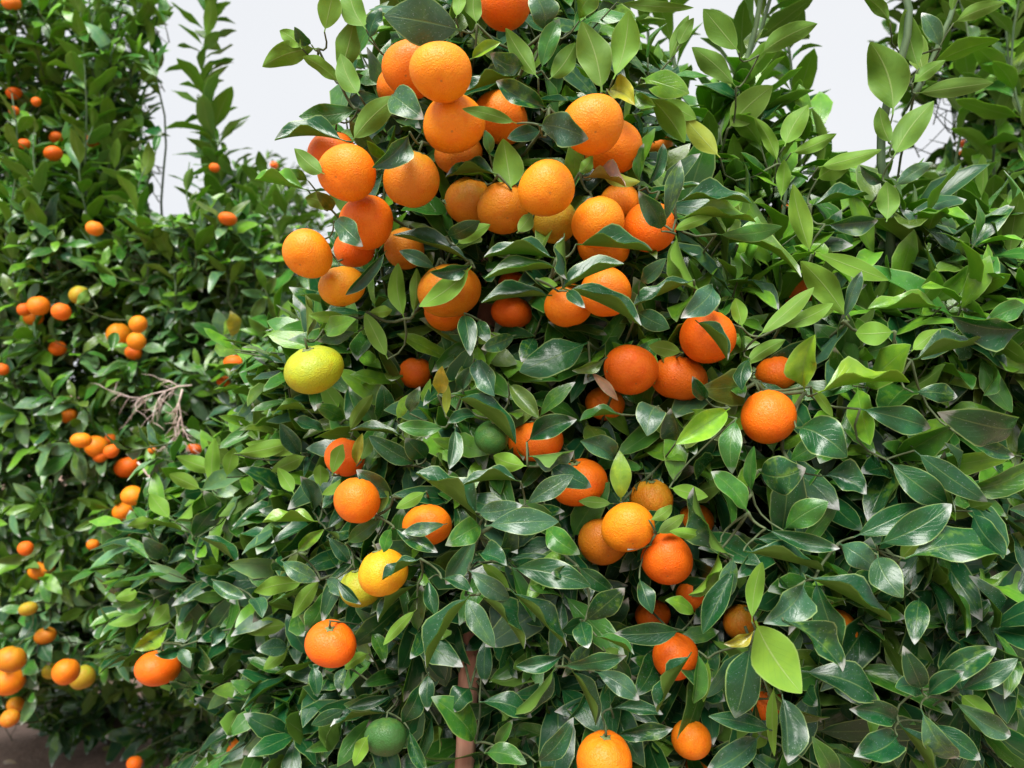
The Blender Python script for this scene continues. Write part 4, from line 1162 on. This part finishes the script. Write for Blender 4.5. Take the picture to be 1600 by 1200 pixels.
def build_tree(tree):
    label, tr, r0 = INFO[tree]
    root = empty('mandarin_tree', (0, 0, 0))
    base = Vector(tr[0]); root.location = base
    inv = Matrix.Translation(-base)
    tag(root, label, 'tree', 'mandarin trees of the orchard')
    def L(pts): return [Vector(p) - base for p in pts]
    # trunk
    m = MB(); n = len(tr)
    m.tube(L(tr), [r0 * (1.25 if i == 0 else 1 - 0.8 * i / n) for i in range(n)], 10)
    m.build('trunk', M_BARK, root)
    # twig network: every shoot, leaf and fruit is joined to the nearest point nearer the trunk
    tp = []
    for i in range(n - 1):
        for t in np.linspace(0, 1, 7)[:-1]:
            tp.append(Vector(tr[i]).lerp(Vector(tr[i + 1]), t))
    tp.append(Vector(tr[-1]))
    tp = [p for p in tp if p.z > 0.3]
    T = np.array([tuple(p) for p in tp])
    pts = [p for p in NODES[tree]] + [p for (k_, p) in FRUIT_NODES if k_ == tree]
    P = np.array([tuple(p) for p in pts])
    dt = np.sqrt(((P[:, None] - T[None]) ** 2).sum(2)).min(1)
    def over_fruit(p):
        u, v = proj(p)
        return any(((u - fu) / rx) ** 2 + ((v - fv) / ry) ** 2 < 1.0 and p[1] < FY for (fu, fv, rx, ry, FY) in ALLF)
    over = np.array([over_fruit(p) for p in P])
    order = np.argsort(dt + 10.0 * over)
    strt = np.zeros(len(T) + len(P), bool)
    X = np.zeros((len(T) + len(P), 3)); X[:len(T)] = T
    par = np.full(len(X), -1); cnt = np.ones(len(X)); plen = np.zeros(len(X))
    m0 = len(T)
    for q, i in enumerate(order):
        d = np.sqrt(((X[:m0 + q] - P[i]) ** 2).sum(1))
        if over[i]:
            j = int(np.argmin(d + 2.0 * np.abs(X[:m0 + q, 1] - P[i][1]))); strt[m0 + q] = True
        else:
            j = int(np.argmin(d + 0.25 * plen[:m0 + q] + np.where(d < 0.012, 0.05, 0)))
        X[m0 + q] = P[i]; par[m0 + q] = j; plen[m0 + q] = plen[j] + d[j]
    for q in range(len(X) - 1, m0 - 1, -1):
        cnt[par[q]] += cnt[q]
    tw = MB(); limbs = []
    for q in range(m0, len(X)):
        a = Vector(X[par[q]]); b = Vector(X[q])
        if strt[q] and (b - a).length > 0.035: continue
        ra = min(0.0005 * math.sqrt(cnt[par[q]]) + 0.0006, 0.006); rb = min(0.0005 * math.sqrt(cnt[q]) + 0.0005, 0.006)
        ra = min(ra, rb * 1.6)
        dl = (b - a).length
        mid = (a + b) / 2 + Vector((random.gauss(0, .08), 0.45, -0.12)) * dl
        ct = mid * 2 - (a + b) / 2
        if strt[q]: ct = (a + b) / 2 + Vector((0, -0.05, 0.08)) * dl
        for _ in range(0 if strt[q] else 7):            # keep twigs behind the placed fruit and leaves
            hit = False
            for s_ in (.2, .4, .6, .8):
                c_ = a * (1 - s_) ** 2 + ct * (2 * s_ * (1 - s_)) + b * s_ ** 2
                u, v = proj(c_); i, j = int(v // 4), int(u // 4)
                if 0 <= i < GH and 0 <= j < GW and not np.isnan(ZP[i, j]) and c_.y < ZP[i, j] + 0.012: hit = True
            if not hit: break
            ct.y += 0.04
        pl = [a * (1 - s_) ** 2 + ct * (2 * s_ * (1 - s_)) + b * s_ ** 2 - base for s_ in (0, .25, .5, .75, 1)]
        rr = [ra + (rb - ra) * s for s in (0, .25, .5, .75, 1)]
        if cnt[q] > 26 and len(limbs) < 40:
            l_ = MB(); l_.tube(pl, rr, 8); limbs.append(l_)
        else:
            tw.tube(pl, rr, 5)
    for l_ in limbs: l_.build('limb', M_BARK, root)
    st = STEMS[tree]
    o_ = len(tw.v); tw.v += [v - base for v in st.v]; tw.f += [tuple(i + o_ for i in f) for f in st.f]
    o = tw.build('twigs', M_TWIG, root); o['kind'] = 'stuff'
    for (m_, nm) in SHOOTS[tree]:
        m_.v = [v - base for v in m_.v]
        m_.build(nm, M_SHOOT, root)
    # leaves
    for (M, me, c, lab) in PLACED[tree]:
        o = bpy.data.objects.new('leaf', me); COL.objects.link(o); o.parent = root
        o.matrix_basis = inv @ M; o.color = c
        if lab: o['label'] = lab
    room = max(0, 300 - len(PLACED[tree]))
    idx = sorted(range(len(LEAVES[tree])), key=lambda i: -RANK[(tree, i)])
    solo = set(idx[:room])
    for i in solo:
        M, c, v = LEAVES[tree][i]
        o = bpy.data.objects.new('leaf', MID[v]); COL.objects.link(o); o.parent = root
        o.matrix_basis = inv @ M; o.color = c
    stuff_leaves(tree, [(inv @ M, c, v) for i, (M, c, v) in enumerate(LEAVES[tree]) if i not in solo], root)
    return root, base

ROOTS = {}
for t in LEAVES:
    ROOTS[t] = build_tree(t)
    print(t, len(PLACED[t]), len(LEAVES[t]), len(NODES[t]))

# ------------------------------------------------------------------ dry twigs in the left tree
def dead_twigs(u, v, Y, d, seed, scale=1.0):
    r = random.Random(seed)
    root, base = ROOTS['T3']
    m = MB()
    def br(p, d, L, rad, lev):
        pts = [p]; dd = d.copy()
        for i in range(4):
            dd = (dd + Vector((r.gauss(0, .22), r.gauss(0, .15), r.gauss(-.06, .2)))).normalized()
            pts.append(pts[-1] + dd * L / 4)
        m.tube([q - base for q in pts], [rad, rad * .9, rad * .75, rad * .6, rad * .35], 6)
        if lev < 2:
            for k_ in range(7 - lev):
                q = pts[1 + k_ % 4]
                sd = (dd + Vector((r.gauss(0, .7), r.gauss(0, .3), r.gauss(-.35, .55)))).normalized()
                br(q, sd, L * r.uniform(.4, .7), rad * .55, lev + 1)
    br(at(u, v, Y), Vector(d).normalized(), 0.17 * scale, 0.0032 * scale, 0)
    o = m.build('dead_twig', M_DEAD, root)
    o['label'] = 'bare pale pinkish dead twigs'
dead_twigs(300, 602, 1.92, (-0.85, -0.1, -0.15), 5, 0.72)
dead_twigs(285, 608, 1.9, (0.0, -0.05, -1), 9, 0.75)
dead_twigs(215, 722, 1.9, (0.75, -0.1, -0.8), 3, 0.85)

# ------------------------------------------------------------------ stake
m = MB()
pts = [Vector((STAKE[0].x - 0.01, STAKE[0].y, -0.15))] + STAKE
fine = []
for i in range(len(pts) - 1):
    for t in np.linspace(0, 1, 7)[:-1]: fine.append(pts[i].lerp(pts[i + 1], t))
fine.append(pts[-1])
m.tube(fine, [0.0135 * (1 + 0.05 * math.sin(i * 1.7) + 0.03 * math.sin(i * 4.1)) for i in range(len(fine))], 14)
stake = m.build('wooden_stake', M_STAKE)
tag(stake, 'straight reddish brown wooden stake rising through the middle of the tree', 'stake')

# ------------------------------------------------------------------ leaf litter on the soil
LIT = []
for i in range(1500):
    x = random.uniform(-3.0, 3.2); y = random.uniform(0.6, 5.5)
    a = random.uniform(0, 6.28); l = random.uniform(0.04, 0.085)
    p = Vector((x, y, 0.03 + random.uniform(0, 0.012)))
    d = Vector((math.cos(a), math.sin(a), random.uniform(-.1, .25))).normalized()
    nr = Vector((random.gauss(0, .4), random.gauss(0, .4), 1 if random.random() < .6 else -1))
    nr = (nr - d * nr.dot(d)).normalized()
    c = random.choice(((0.42, 0.27, 0.20), (0.50, 0.34, 0.26), (0.33, 0.20, 0.12), (0.55, 0.42, 0.32)))
    j = random.uniform(.8, 1.15)
    LIT.append((leaf_matrix(p, p + d * l, nr, l), (c[0] * j, c[1] * j, c[2] * j, 0.1), random.randrange(18)))
litter = empty('tmp')
stuff_leaves('litter', LIT, None)
bpy.data.objects.remove(litter)
lo = [o for o in bpy.data.objects if o.name.startswith('leaf_mass') and o.parent is None][0]
lo.name = 'fallen_leaves'
tag(lo, 'dry brown and pinkish fallen leaves scattered on the bare soil', 'fallen leaves', kind='stuff')
